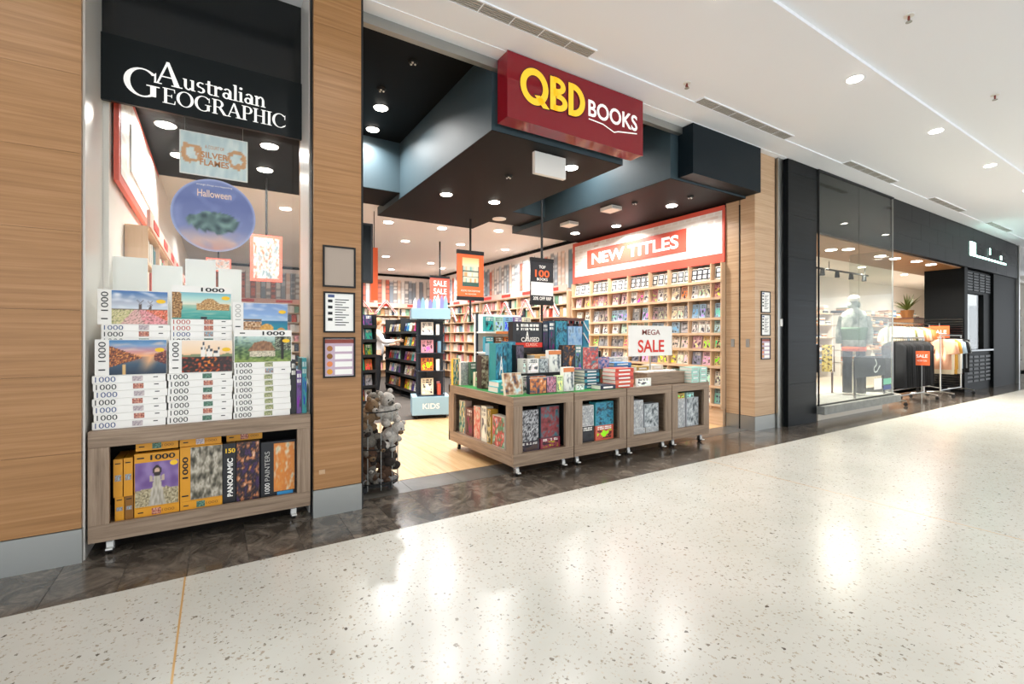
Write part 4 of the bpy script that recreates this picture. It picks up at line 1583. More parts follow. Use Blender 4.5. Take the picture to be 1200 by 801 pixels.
riser(2.60, 3.24, 3.93, 4.08, 0.90, 'low black riser behind the front books of the leftmost table')
riser(3.30, 3.84, 3.99, 4.16, 0.90, 'low black riser behind the teal pile of the second table')
riser(2.72, 3.95, 4.25, 4.70, 1.10, 'taller black riser at the back of the left tables')

S_ORG = pst(61, ['#1c2438', '#2c4468', '#c86a34', '#e8a060', '#f0e0d0'], 5, 4)
S_WEST = pst(62, ['#b6d2dc', '#d8e0dc', '#c9a07a', '#7a4a30', '#2a3c5c'], 4, 3)
S_DINO = pst(63, ['#f4f2ea', '#f0eee6', '#eceae2', '#6a7078', '#2a3a34'], 3, 3)
S_TEAL = pst(64, ['#0f3c52', '#1f6c8c', '#3fa0b8', '#0c2030', '#9cc8cc'], 5, 5)
S_NIGHT = pst(65, ['#0e1420', '#1c2c44', '#10121a', '#d87a2c', '#e8c090'], 4, 5)
S_PINK = pst(66, ['#2a1c2a', '#a8506a', '#e0a0b0', '#4a3050', '#d0b0a0'], 5, 5)
S_GREY = pst(67, ['#1e2226', '#5c6468', '#a8aeb0', '#d8dcdc', '#40464a'], 6, 6)
S_BW = pst(68, ['#e8e8e4', '#c8c8c4', '#8c9094', '#e0e0dc', '#34383c'], 7, 6)
S_MULTI = pst(69, ['#c8402c', '#e8b840', '#e8e0d0', '#3c7a58', '#284a7c', '#e0d0b0'], 6, 6)
S_RED = pst(70, ['#2a1416', '#6a2428', '#94383c', '#3c7a84', '#1a3040'], 4, 5)

# table one, front row
A1, A2 = 0.9005, 1.1005
pile(2.30, 2.47, 3.90, 0.20, Z0, (0.052, 0.052), ('#4fb4bc', '#57bcc2'), 'thick teal book, %s of the pair on the left corner of the tables')
pack(2.259, 2.457, 0.731, 0.938, 3.70, 0.03, Z0, 'cream', 'pale blue western-scene book leaning back at the front left corner', sheet=S_WEST, tilt=0.22)
pack(2.494, 2.553, 0.724, 0.896, 3.76, 0.05, Z0, '#d8d4c8', 'thin pale book standing edge-on beside the western-scene book', tilt=0.1)
pack(2.499, 2.698, 0.711, 0.899, 3.66, 0.05, Z0, '#1c2438', 'navy book with an orange animal picture in the front row', sheet=S_ORG, bands=[(0.86, 0.05, 'grille')])
pack(2.708, 2.823, 0.716, 0.883, 3.67, 0.08, Z0, '#4a4250', 'grey-purple boxed set of thin books in the front row', sheet=S_PINK)
pack(2.833, 2.908, 0.718, 0.887, 3.67, 0.06, Z0, '#cfe0a8', 'slim pale green book beside the white dinosaur book')
pack(2.918, 3.049, 0.719, 0.967, 3.67, 0.06, Z0, 'white', 'tall white dinosaur book with an orange top, in the front row', sheet=S_DINO, bands=[(0.80, 0.18, 'orange_edge')])
# table one, second row on the low riser
pack(2.622, 2.664, 0.859, 1.049, 3.96, 0.10, A1, '#d6d2c6', 'slim cream spine between dark books on the low riser')
pack(2.674, 2.813, 0.854, 1.047, 3.95, 0.06, A1, 'white', 'white book standing at the left of the low riser')
pack(2.823, 2.933, 0.857, 1.044, 3.95, 0.06, A1, '#8c9aa4', 'grey-blue book standing in the middle of the low riser', sheet=S_GREY)
pack(2.944, 3.102, 0.851, 1.13, 3.95, 0.06, A1, 'white', 'white dinosaur book with an orange top on the low riser', sheet=S_DINO, bands=[(0.80, 0.18, 'orange_edge')])
pack(3.137, 3.314, 0.839, 1.182, 3.97, 0.06, A1, 'black', 'black book with an orange figure standing on the low riser', sheet=S_NIGHT)
pile(2.86, 3.26, 4.085, 0.155, Z0, (0.05,) * 7, ('#3a2a40', '#2c2430', '#54303c', '#3a2a40', '#6c2c30', '#b06048', '#e0b070'), 'wide flat picture book, %s of the pile behind the low riser row')
# table one, left end: tall teal boxed sets and the corner pieces
pack(2.332, 2.434, 0.702, 1.078, 4.30, 0.10, Z0, '#3a2a24', 'brown box with cream blocks in a column at the left table edge', sheet=pst(71, ['#2c1c16', '#5c3c2c', '#e0cba8', '#3a261c'], 2, 9))
pack(2.416, 2.457, 0.713, 1.203, 4.27, 0.10, Z0, '#8fb8c8', 'slim pale blue boxed set between the brown column and the teal set')
pack(2.398, 2.53, 0.74, 1.204, 4.12, 0.13, Z0, 'teal', 'tall teal boxed set with a pale arrow-shaped picture', sheet=S_TEAL, txt=[('A', 0.0, 0.52, 0.35, 0.40, 'ink_white')])
pack(2.571, 2.677, 0.771, 1.221, 4.18, 0.12, Z0, '#2a6a84', 'tall blue boxed set right of the teal one at the left edge', sheet=pst(72, ['#0e2a3c', '#2a7a98', '#6cc0d0', '#123044'], 4, 9))
pack(2.626, 2.722, 0.775, 1.185, 4.09, 0.08, Z0, 'black', 'slim black boxed set between the blue set and the low riser', sheet=pst(73, ['#101014', '#2a2430', '#6a5a70', '#16161a'], 4, 9))
# table one, back: black sign carton and dark blue sets on the tall riser
t = pack(2.72, 3.108, 1.029, 1.435, 4.30, 0.10, A2, 'black', 'black display carton with white lettering and a red band', cat='display box', name='display_carton', txt=[('CAUSED', 0.08, 0.42, 0.62, 0.15, 'ink_white'), ('A', -0.02, 0.52, 0.16, 0.34, 'ink_white')], bands=[(0.16, 0.16, 'ink_scarlet')])
letters('CLASSIC', t, (0.05, -0.005, 0.085), 0.16, 0.035, material='ink_peach')
pack(3.12, 3.191, 1.1, 1.43, 4.30, 0.12, A2, '#16243a', 'slim navy boxed set beside the black display carton')
pack(3.204, 3.289, 1.099, 1.451, 4.30, 0.12, A2, '#1e3c52', 'slim blue-green boxed set second from the black display carton')
pack(3.301, 3.464, 1.097, 1.453, 4.30, 0.12, A2, 'teal', 'dark teal boxed set with a blue scene on the tall riser', sheet=S_TEAL)
pack(3.477, 3.698, 1.174, 1.396, 4.30, 0.12, A2, '#5c88b8', 'wide steel-blue boxed set on the tall riser', sheet=pst(74, ['#3c5c84', '#7ca4cc', '#a8c4d8', '#1c2c44'], 4, 3))
# left rear of table one: rows of tall books and a striped spine column
pack(2.245, 2.329, 0.719, 1.026, 4.80, 0.05, Z0, 'yellow', 'yellow book standing at the far left rear corner of the tables', sheet=S_MULTI)
pack(2.31, 2.427, 0.701, 0.988, 4.74, 0.05, Z0, 'white', 'white speckled book at the left rear of the tables', sheet=S_BW)
pack(2.397, 2.472, 0.693, 0.989, 4.68, 0.05, Z0, '#4f6a54', 'grey-green book at the left rear of the tables')
pack(2.393, 2.456, 0.687, 0.883, 4.55, 0.05, Z0, 'cream', 'small cream book at the left edge of the tables')
# second table, front row
pack(3.088, 3.19, 0.708, 0.786, 3.68, 0.02, Z0, 'white', 'small blank white card at the left end of the second table', cat='card', name='price_card')
pile(3.25, 3.45, 3.74, 0.20, Z0, (0.032,) * 6, ('#2f8a9c', '#283c50', '#3a96a4', '#2a2e48', '#2f8a9c', '#304a5a'), 'teal and navy book lying %s in the pile on the second table')
pile(3.32, 3.53, 3.57, 0.15, Z0, (0.045,), ('#16263a',), 'dark blue book lying flat at the very front of the second table')
pack(3.665, 3.836, 0.76, 0.906, 3.96, 0.025, Z0, '#2c4a34', 'dark green book with a red flower standing on the second table', sheet=pst(75, ['#1c3424', '#3c6a40', '#c8382c', '#1a2c20'], 4, 4))
pile(3.55, 3.82, 3.60, 0.20, Z0, (0.042, 0.040, 0.042, 0.040, 0.042), ('#cf4a34', '#d86a4a', '#b8403c', '#e0584a', '#c8442e'), 'bright red book lying %s in the red pile on the second table', rz=0.0)
# second table, middle and back
pack(3.243, 3.362, 0.76, 0.935, 3.92, 0.05, Z0, 'pink', 'pink and purple tall box at the left of the second table', sheet=S_PINK)
pack(3.343, 3.429, 0.916, 1.18, 4.00, 0.06, A1, '#5a8c8a', 'slim green-grey spine box on the low riser, second table')
pack(3.441, 3.682, 0.871, 1.159, 4.00, 0.06, A1, 'teal', 'teal adventure box with a red figure on the low riser', sheet=pst(76, ['#1c5c68', '#3a94a0', '#c83c3c', '#e8d0c0', '#20303c'], 4, 4))
pack(3.713, 3.886, 0.88, 1.038, 4.04, 0.03, A1, '#26407c', 'royal blue book with pale figures right of the teal adventure box', sheet=pst(77, ['#1c3060', '#3c60a8', '#e0a8b0', '#182448'], 4, 4))
pack(4.218, 4.567, 0.802, 1.011, 4.40, 0.05, Z0, 'white', 'wide white book with dark lines standing behind the red pile', sheet=pst(78, ['#f0f0ec', '#e4e4e0', '#9a9ea2', '#ececec'], 3, 8))
# pen rack with brown top and slanting straws
t = thing('pen_rack', 'black counter rack of pens with teal cards at the back of the tables', 'pen rack', (3.66, 4.46, A2))
part(MB().box(-0.27, 0.06, 0, 0.20, 0.22, 0.36), 'body', 'black_matt', t)
for i in range(6):
    part(MB().box(-0.262 + i * 0.076, 0.0, 0.20, -0.200 + i * 0.076, 0.058, 0.33), 'cup', 'pen_brown' if i % 2 else 'black_matt', t)
    for k in range(3):
        part(MB().cyl((-0.25 + i * 0.076 + k * 0.018, 0.03, 0.22), 0.006, 0.17, 8), 'pen', ('ink_white', 'ink_scarlet', 'navy')[(i + k) % 3], t)
part(MB().box(-0.27, -0.01, 0.365, 0.20, 0.20, 0.40), 'top_band', 'pen_brown', t)
part(MB().box(0.205, 0.02, 0.0, 0.30, 0.06, 0.38), 'card_panel', 'teal_card', t)
for z in (0.10, 0.24):
    part(MB().tube([(0.205, 0.015, z + 0.12), (0.285, 0.010, z)], 0.008, 6), 'straw', 'ink_white', t)
# third table
t = thing('display_box', 'long grey oak box standing on the third table carrying papers', 'display box', (4.40, 3.66, 0.7265))
part(MB().box(-0.30, 0, 0, 0.34, 0.27, 0.122), 'body', 'oak_rail', t)
part(MB().box(-0.305, -0.004, 0.122, 0.345, 0.274, 0.134), 'lid', 'oak_rail', t)
pack(3.866, 4.095, 0.703, 0.815, 3.60, 0.02, 0.7265, 'white', 'blank white card standing at the front of the third table', cat='card', name='price_card')
for i, (x, y, rz) in enumerate(((4.22, 3.74, 0.1), (4.43, 3.75, -0.15), (4.63, 3.74, 0.2))):
    single(MB().box(-0.09, 0, 0, 0.09, 0.13, 0.012), 'leaflet_stack', 'paper_white', ('left', 'middle', 'right')[i] + ' stack of white leaflets on the long grey oak box', 'leaflets', (x, y, 0.861), (0, 0, rz))
pile(4.05, 4.34, 4.13, 0.22, 0.7265, (0.05, 0.05, 0.05, 0.04, 0.04), ('#d8d8d4', '#3c6c9c', '#e0e0dc', '#2a5a94', '#3a80b8'), 'blue and white book lying %s in the pile left of the sale sign')
pile(4.46, 4.68, 4.15, 0.20, 0.7265, (0.06, 0.06, 0.05), ('#c8a860', '#d8c8a0', '#b89850'), 'tan book lying %s in the pile behind the long oak box')
pile(4.74, 4.95, 4.15, 0.18, 0.7265, (0.06, 0.06, 0.06), ('#e8e0d0', '#c84c38', '#e4d8c4'), 'mixed book lying %s in the low pile behind the mint books')
# fourth table: mint books and a dark one
pile(4.76, 4.895, 3.57, 0.18, 0.7265, (0.036,) * 5, ('mint', '#9cc8ba', 'mint', '#98c4b8', 'mint'), 'mint green book lying %s in the left mint pile on the rightmost table')
pile(4.91, 5.045, 3.57, 0.18, 0.7265, (0.036,) * 5, ('#b8d8c8', 'mint', '#9cc8ba', 'mint', '#a4ccc0'), 'mint green book lying %s in the right mint pile on the rightmost table')
# mega sale sign on its stand
t = thing('sale_sign', 'white MEGA SALE sign with red letters standing over the third table', 'sign', (4.545, 3.96, 0.7265))
part(MB().box(-0.10, 0, 0, 0.10, 0.12, 0.008), 'foot', 'steel_dull', t)
part(MB().cyl((0, 0.05, 0.008), 0.008, 0.32, 8), 'post', 'steel_dull', t)
part(MB().box(-0.39, 0.03, 0.31, 0.38, 0.04, 0.68), 'board', 'white_card', t)
letters('SALE', t, (-0.005, 0.027, 0.43), 0.47, 0.155, material='ink_scarlet', bold=0.02)
letters('MEGA', t, (-0.005, 0.027, 0.60), 0.32, 0.065, material='ink_maroon', bold=0.01)

# goods inside the table openings
GI = 'boxed sets standing inside the entrance display tables'
ZI = 0.2055
pack(2.36, 2.585, 0, ZI + 0.085, 3.62, 0.16, ZI, '#3a2c38', 'dark plum box lying low left inside the first table front', group=GI)
pack(2.60, 2.83, 0, ZI + 0.10, 3.62, 0.20, ZI, '#8a3040', 'dark red box lying low right inside the first table front', group=GI)
pack(2.37, 2.585, 0, ZI + 0.085 + 0.30, 3.63, 0.06, ZI + 0.0855, 'black', 'black box with white figures inside the first table front', sheet=pst(81, ['#141418', '#1c1c22', '#d8d8d8', '#24242a', '#6a5a60'], 8, 8), group=GI)
pack(2.605, 2.83, 0, ZI + 0.10 + 0.30, 3.63, 0.06, ZI + 0.1005, '#2a4a54', 'dark teal box with a pale figure inside the first table front', sheet=S_RED, group=GI)
for (x0, x1, zb, hh, c, sh, lab) in (
        (3.07, 3.27, 0, 0.16, 'black', None, 'black box lying at the bottom left inside the second table'),
        (3.29, 3.54, 0, 0.15, '#d0604a', None, 'orange-red box lying at the bottom right inside the second table'),
        (3.07, 3.265, 0.1605, 0.21, 'white', S_BW, 'white box with black figures inside the second table'),
        (3.29, 3.54, 0.1505, 0.24, '#3a98a4', S_TEAL, 'turquoise box standing inside the second table'),
        (3.79, 4.02, 0, 0.06, '#c8c8c4', S_BW, 'pale map-like box lying bottom left inside the third table'),
        (4.04, 4.24, 0, 0.06, '#d0d0cc', S_BW, 'pale map-like box lying bottom right inside the third table'),
        (3.79, 3.99, 0.0605, 0.31, '#c8ccd0', S_BW, 'grey and white patterned box standing left inside the third table'),
        (4.01, 4.24, 0.0605, 0.26, '#a8acb0', S_GREY, 'dark grey patterned box standing right inside the third table'),
        (4.50, 4.70, 0, 0.34, '#c8ccd0', S_BW, 'pale patterned box standing left inside the rightmost table'),
        (4.73, 4.95, 0, 0.34, '#c0c0c4', S_GREY, 'grey patterned box standing right inside the rightmost table'),
        (4.50, 4.69, 0.3405, 0.06, 'yellow', None, 'yellow box lying on top inside the rightmost table'),
        (4.73, 4.86, 0.3405, 0.06, 'mint', None, 'pale green box lying on top inside the rightmost table')):
    pack(x0, x1, 0, ZI + zb + hh, 3.62, 0.10 if hh > 0.2 else 0.2, ZI + zb, c, lab, sheet=sh, group=GI)
# left open end of the first table: faces point along -x
for (y0, y1, hh, c, sh, lab) in (
        (4.63, 4.78, 0.36, '#c9b0a0', S_MULTI, 'patterned cream book standing rearmost in the open table end'),
        (4.46, 4.60, 0.30, '#6a3a34', None, 'brown boxed set second from the rear in the open table end'),
        (4.28, 4.43, 0.34, '#c8b8a8', pst(82, ['#e8e0d0', '#c83c30', '#d8c8b0', '#6a8a70'], 5, 5), 'cream book with red patches in the middle of the open table end'),
        (4.15, 4.26, 0.36, '#e0dcc8', None, 'tall cream spine box in the open table end'),
        (4.06, 4.14, 0.34, '#c8982c', pst(83, ['#d8a838', '#2a2a24', '#e8d8a8', '#b88828'], 3, 6), 'yellow and black slim box in the open table end'),
        (3.80, 4.03, 0.30, '#d8d0c0', pst(84, ['#284a84', '#e8dcc8', '#c83438', '#3a8a60', '#f0ece0', '#1c2030'], 4, 4), 'multicoloured cartoon book standing foremost in the open table end')):
    t = pack(2.40 - (y1 - y0) / 2, 2.40 + (y1 - y0) / 2, 0, ZI + hh, (y0 + y1) / 2, 0.08, ZI, c, lab, sheet=sh, group=GI, rz=-PI / 2)
    t.location.x = 2.31


# ------------------------------------------------------------------ new titles wall: pine shelving, brick-print sign board
XS = 6.05                      # front edge of the shelves; they face -x
YS = [4.06, 4.225, 4.605, 4.99, 5.375, 5.85, 6.33, 6.82, 7.36]
ZS = [0.30, 0.56, 0.843, 1.088, 1.317, 1.537, 1.83, 2.076]


def xwall(name, label, cat, loc, group=None):       # local x runs along -y, local -y faces -x
    return thing(name, label, cat, loc, -PI / 2, group)


t = thing('wall_bookcase', 'pine wall bookcase full of face-out books under the NEW TITLES sign', 'bookcase', (XS, 7.36, 0))
for z in ZS:
    part(MB().box(0, -3.30, z - 0.022, 0.24, 0, z), 'shelf', 'pine', t)
    part(MB().box(-0.004, -3.30, z - 0.024, 0.0, 0, z + 0.012), 'shelf_lip', 'pine', t)
for y in YS:
    part(MB().box(0.004, y - 7.36 - 0.009, 0.24, 0.24, y - 7.36 + 0.009, 2.33), 'upright', 'pine_upright', t)
part(MB().box(0.24, -3.30, 0.0, 0.255, 0, 2.33), 'back_panel', 'pine', t)
part(MB().box(0.05, -3.30, 0.0, 0.24, 0, 0.27), 'plinth', 'pine', t)

GN = 'face-out books on the new titles wall'
ROWN = ['bottom shelf', 'second shelf from the floor', 'third shelf from the floor', 'fourth shelf from the floor', 'fifth shelf from the floor', 'sixth shelf from the floor', 'second shelf from the top', 'top shelf']
ROWC = [['mint', 'white', 'sky blue', 'orange', 'teal'], ['mint', 'sky blue', 'mint', 'teal', 'cream'], ['pink', 'navy', 'pink', 'cream', 'yellow'], ['red', 'pink', 'black', 'yellow', 'cream'],
        ['cream', 'mint', 'sky blue', 'white', 'grey'], ['black', 'brown', 'cream', 'grey', 'sky blue'], ['orange', 'cream', 'red', 'white', 'pink'], ['white', 'white', 'white', 'cream', 'white']]
fr = MB()
fr.box(-0.048, -0.003, 0.03, 0.048, 0, 0.185).box(-0.030, -0.004, 0.046, 0.030, -0.003, 0.098, 1).box(-0.030, -0.004, 0.118, 0.030, -0.003, 0.168, 1)
mat('ink_slate', '#30343c', 0.6)
fr_me = fr.mesh(['ink_slate', 'ink_white'], 'ranking_frame')
rb = random.Random(5)
for r, z in enumerate(ZS):
    for b in range(8):
        y0, y1 = YS[b] + 0.012, YS[b + 1] - 0.012
        W = y1 - y0
        n = 1 if W < 0.2 else rb.choice((2, 3, 3) if r != 7 else (3, 3, 4))
        w = min(0.15, W / n - 0.012)
        hgt = min(0.225, (ZS[r + 1] if r < 7 else 2.33) - z - 0.03) * rb.uniform(0.93, 1.0)
        c0 = rb.choice(ROWC[r])
        for k in range(n):
            c = c0 if rb.random() < 0.6 else rb.choice(ROWC[r])
            y = y0 + W * (k + 0.5) / n
            bay = ('front bay', 'second bay', 'third bay', 'fourth bay', 'fifth bay', 'sixth bay', 'seventh bay', 'rearmost bay')[b]
            pos = {1: [''], 2: ['right ', 'left '], 3: ['right ', 'middle ', 'left '], 4: ['rightmost ', 'inner right ', 'inner left ', 'leftmost ']}[n][k]
            o = link('book', book_mesh(round(w, 2), round(hgt, 2), 0.035 if r % 2 else 0.045), None, (XS + 0.10, y, z + 0.0005), (-0.14, 0, -PI / 2))
            tag(o, '%s%s book, %s, %s of new titles wall' % (pos, c, ROWN[r], bay), 'book', GN)
            o.color = [x * 0.72 + 0.28 * 0.85 for x in lin(PAL[c])[:3]] + [1]
            if r == 7:
                f = link('ranking_frame', fr_me, o, (0, -0.0455 if r % 2 == 0 else -0.0355, 0.01))

# sign board above
bd = thing('wall_sign', 'white brick-print board with red border reading NEW TITLES', 'sign', (6.115, 7.40, 2.335), -PI / 2)
Lb, Hb = 3.35, 0.81
part(MB().box(0, 0, 0, Lb, 0.03, Hb), 'backing', 'salmon', bd)


def p_brick(u, v):
    row = int(v * 11)
    x = u * 26 + (0.5 if row % 2 else 0)
    k = nz(int(x) * 3.1, row * 7.7, 2)
    c = mixc(hexc('#efe6de'), hexc('#d6bfb2'), max(0, k) * 1.4)
    fu, fv = x - int(x), v * 11 - row
    if fu < 0.08 or fv < 0.14:
        c = hexc('#f6f1ec')
    return c


link('brick_print', picture(p_brick, Lb - 0.10, Hb - 0.20, 130, 44), bd, (0.07, -0.003, 0.13))
part(MB().box(0.45, -0.014, 0.25, 2.72, -0.003, 0.60), 'title_panel', 'salmon', bd)
letters('NEW TITLES', bd, (1.585, -0.017, 0.425), 2.0, 0.215, material='letter_white', bold=0.03)

# ------------------------------------------------------------------ the long right wall further back, the back wall and the left wall
def spine_wall(u, v, key=3.0, n=46):
    x = u * n
    i = int(x)
    k = nz(i * 1.73, key, 0.5)
    pal = ['#d8d4cc', '#b9c4cc', '#e8e4de', '#8f9ba6', '#e2c8b4', '#cfd6d8', '#d9735a', '#f0ece6', '#6f8794', '#e6d8c8']
    c = hexc(pal[int((k + 1) * 4.999) % 10])
    f = x - i
    if f < 0.08:
        c = mixc(c, hexc('#5a5450'), 0.6)
    top = 0.86 + 0.14 * nz(i * 3.3, key, 4)
    if v > top:
        return hexc('#efe8e2')
    if 0.12 < f < 0.9 and abs(nz(i * 2.1, v * 14, key)) > 0.28:
        c = mixc(c, hexc('#3c3c40' if k > 0 else '#ffffff'), 0.45)
    return c


def mural(loc, rz, L, H, label, key, n):
    t = thing('mural_panel', label, 'mural', loc, rz)
    part(MB().box(0, 0, 0, L, 0.02, H), 'board', 'white_card', t)
    link('spine_print', picture(lambda u, v: spine_wall(u, v, key, n), L, H, n * 6, 20), t, (0, -0.003, 0))
    part(MB().box(0, -0.01, H, L, 0.02, H + 0.07), 'top_strip', 'black_paint', t)
    return t


mural((6.28, 14.98, 2.30), -PI / 2, 7.50, 0.92, 'mural of giant book spines along the right wall behind the hanging signs', 3.0, 60)
mural((-0.58, 14.96, 2.30), 0, 6.85, 0.92, 'mural of giant book spines along the back wall', 8.0, 54)

STK = pst(90, ['#e8e2d8', '#c8503c', '#f0ece4', '#6a90a8', '#e0b888', '#3c4450', '#d8d0c4', '#7aa88c'], 9, 9)


def stuff_books(rows, x0, x1, parent, m, seed, h=0.22, d=0.05, face=True):
    """rows of far books too small to pick apart, one joined mesh with a colour for each book"""
    r = random.Random(seed)
    vs, fs, cs = [], [], []
    cols = ['#e8e2d8', '#c8503c', '#f0ece4', '#6a90a8', '#e0b888', '#3c4450', '#d8d0c4', '#7aa88c', '#d89a9c', '#f4f0ea', '#e4dccc']
    for z in rows:
        x = x0
        while x < x1 - 0.05:
            w = r.uniform(0.07, 0.14) if face else r.uniform(0.02, 0.045)
            hh = h * r.uniform(0.78, 1.0)
            n = len(vs)
            y = r.uniform(0.0, 0.03)
            vs += [(x, y, z), (x + w, y, z), (x + w, y + d, z), (x, y + d, z), (x, y, z + hh), (x + w, y, z + hh), (x + w, y + d, z + hh), (x, y + d, z + hh)]
            fs += [tuple(n + k for k in q) for q in ((0, 1, 5, 4), (3, 0, 4, 7), (1, 2, 6, 5), (4, 5, 6, 7), (2, 3, 7, 6), (3, 2, 1, 0))]
            cs += [lin(r.choice(cols))] * 8
            x += w + r.uniform(0.004, 0.02)
    me = bpy.data.meshes.new('books')
    me.from_pydata(vs, [], fs)
    ca = me.color_attributes.new('Col', 'FLOAT_COLOR', 'POINT')
    ca.data.foreach_set('color', [k for c in cs for k in c])
    me.materials.append(MATS['print'])
    o = link('book_rows', me, parent, (0, -0.0, 0))
    o['kind'] = 'stuff'
    return o


def wall_case(loc, rz, L, label, rows, top, seed, m='pine', mu='pine_upright', face=True, h=0.22, dp=0.26):
    t = thing('wall_bookcase', label, 'bookcase', loc, rz)
    for z in rows + [top]:
        part(MB().box(0, 0, z - 0.02, L, dp, z), 'shelf', m, t)
    k = max(1, round(L / 0.95))
    for i in range(k + 1):
        part(MB().box(i * L / k - 0.012, 0.002, 0, i * L / k + 0.012, dp, top), 'upright', mu, t)
    part(MB().box(0, dp, 0, L, dp + 0.015, top), 'back_panel', m, t)
    part(MB().box(0, -0.012, top, L, 0.01, top + 0.13), 'category_strip', 'salmon_pale', t)
    for i in range(k):
        part(MB().box((i + 0.28) * L / k, -0.018, top + 0.03, (i + 0.72) * L / k, -0.012, top + 0.10), 'category_label', 'ink_scarlet', t)
    o = stuff_books([z + 0.002 for z in rows], 0.02, L - 0.02, t, m, seed, h, face=face)
    o.location = (0, 0.08 if dp > 0.2 else 0.02, 0)
    return t


mat('salmon_pale', '#e8b4a4', 0.6)
RW = [0.25, 0.55, 0.85, 1.13, 1.41, 1.69, 1.95]
wall_case((6.0, 14.9, 0), -PI / 2, 7.45, 'long pine wall bookcase on the right wall beyond the new titles bay', RW, 2.2, 21)
wall_case((0.2, 14.62, 0), 0, 5.7, 'pine wall bookcase along the back wall of the shop', RW, 2.2, 22)
wall_case((-0.45, 4.65, 0), PI / 2, 7.2, 'pine wall bookcase along the left wall seen through the window', [0.3, 0.62, 0.94, 1.26, 1.58, 1.86], 2.14, 23, face=False, h=0.24, dp=0.13)
# sign on the left wall
bl = thing('wall_sign', 'white board with red border on the left wall seen through the window', 'sign', (-0.555, 3.0 + 1.12, 2.33), PI / 2)
part(MB().box(0, 0, 0, 2.6, 0.03, 0.80), 'backing', 'salmon', bl)
link('brick_print', picture(p_brick, 2.5, 0.68, 60, 30), bl, (0.05, -0.003, 0.06))
part(MB().box(0.45, -0.012, 0.20, 2.1, -0.003, 0.56), 'title_panel', 'white_card', bl)

# peaked red and white toppers standing along the shelf tops
def topper(loc, rz, s, label):
    t = thing('shelf_topper', label, 'shelf topper', loc, rz, 'peaked red and white toppers on the far bookcases')
    for a, b, nm in (((-0.5, 0), (0, 0.62), 'left_bar'), ((0, 0.62), (0.5, 0), 'right_bar')):
        d = Vector((b[0] - a[0], 0, b[1] - a[1])).normalized()
        n = Vector((-d.z, 0, d.x)) * 0.045
        A, B = Vector((a[0], 0, a[1])), Vector((b[0], 0, b[1]))
        q = [A - n, B - n, B + n, A + n]
        mb = MB().prism([(p.x * s, p.z * s) for p in q], 0, 0.03, 'y', 0)
        part(mb, nm, 'white_card', t)
        q = [A - n * 0.5, B - n * 0.5, B + n * 0.5, A + n * 0.5]
        part(MB().prism([(p.x * s, p.z * s) for p in q], -0.004, 0.0, 'y', 0), 'stripe', 'ink_scarlet', t)
    part(MB().box(-0.03, 0.03, 0.25 * s, 0.03, BR, 0.31 * s), 'bracket', 'white_card', t)
    return t


BR = 0.12
for i, y in enumerate((7.95, 8.85, 9.75, 10.7, 11.7, 12.8)):
    topper((5.93, y, 1.72), -PI / 2, 0.62, ('first', 'second', 'third', 'fourth', 'fifth', 'sixth')[i] + ' red and white peaked topper from the new titles wall backwards')
for i, x in enumerate((3.0, 3.75, 4.5)):
    topper((x, 14.52, 2.02), 0, 0.62, ('left', 'middle', 'right')[i] + ' red and white peaked topper against the back wall bookcase')


# ------------------------------------------------------------------ hanging posters
def p_shelfscene(u, v):
    if v > 0.72:      # warm wall and arched lettering area above the painted shelves
        return mixc(hexc('#e8d8b0'), hexc('#e0a868'), (v - 0.72) * 3)
    if v < 0.12:
        return hexc('#2f5048')
    row = (v - 0.12) / 0.20
    f = row - int(row)
    if f < 0.16 or u < 0.06 or u > 0.94:
        return hexc('#2f5048')
    k = nz(int(u * 11) * 2.7, int(row) * 5.1, 1)
    return mixc(hexc('#d8d0bc'), hexc('#7da39a' if k > 0 else '#c98a5a'), abs(k) * 1.8) if f < 0.86 else hexc('#c8c0ac')


def hanging(loc, w, h, label, top, mats, low=0.0):
    t = thing('hanging_poster', label, 'poster', loc)
    part(MB().box(-w / 2, -0.012, 0.0, w / 2, 0.012, h), 'panel', mats, t)
    part(MB().box(-w / 2 - 0.004, -0.018, h - h * 0.075, w / 2 + 0.004, 0.018, h + 0.004), 'clip_rail', 'black_matt', t)
    part(MB().box(-w / 2 - 0.004, -0.018, -0.004, w / 2 + 0.004, 0.018, h * 0.075), 'clip_rail', 'black_matt', t)
    part(MB().tube([(0, 0, h), (0, 0, top - loc[2])], 0.018, 8), 'hanging_pole', 'black_matt', t)
    if low:
        part(MB().tube([(0, 0, 0), (0, 0, -low)], 0.018, 8), 'lower_pole', 'black_matt', t)
    return t


t = hanging((3.475, 6.78, 1.86), 0.475, 0.795, 'orange poster of bookshelves hanging from the rear of the black ceiling box', 3.165, 'ink_orange', 0.35)
link('picture', pic(p_shelfscene, 0.30, 0.46, 30, 44), t, (-0.15, -0.014, 0.22))
letters('BOOKS FOR EVERYONE', t, (0, -0.014, 0.15), 0.34, 0.028, material='ink_white')
letters('ALL READERS', t, (0, -0.014, 0.10), 0.2, 0.018, material='ink_white')
t = hanging((4.18, 5.79, 1.755), 0.42, 0.70, 'black poster reading TOP 100 BOOKS hanging from the recess', 3.93, 'dark_card', 0.25)
letters('100', t, (0, -0.014, 0.47), 0.27, 0.11, material='ink_orange', bold=0.03)
letters('TOP', t, (0, -0.014, 0.57), 0.12, 0.045, material='ink_white', bold=0.02)
letters('BOOKS', t, (0, -0.014, 0.385), 0.20, 0.04, material='ink_white', bold=0.02)
part(MB().box(-0.205, -0.0135, 0.14, 0.205, -0.012, 0.34), 'white_strip', 'ink_white', t)
letters('20% OFF RRP', t, (0, -0.015, 0.095), 0.34, 0.05, material='ink_white', bold=0.02)
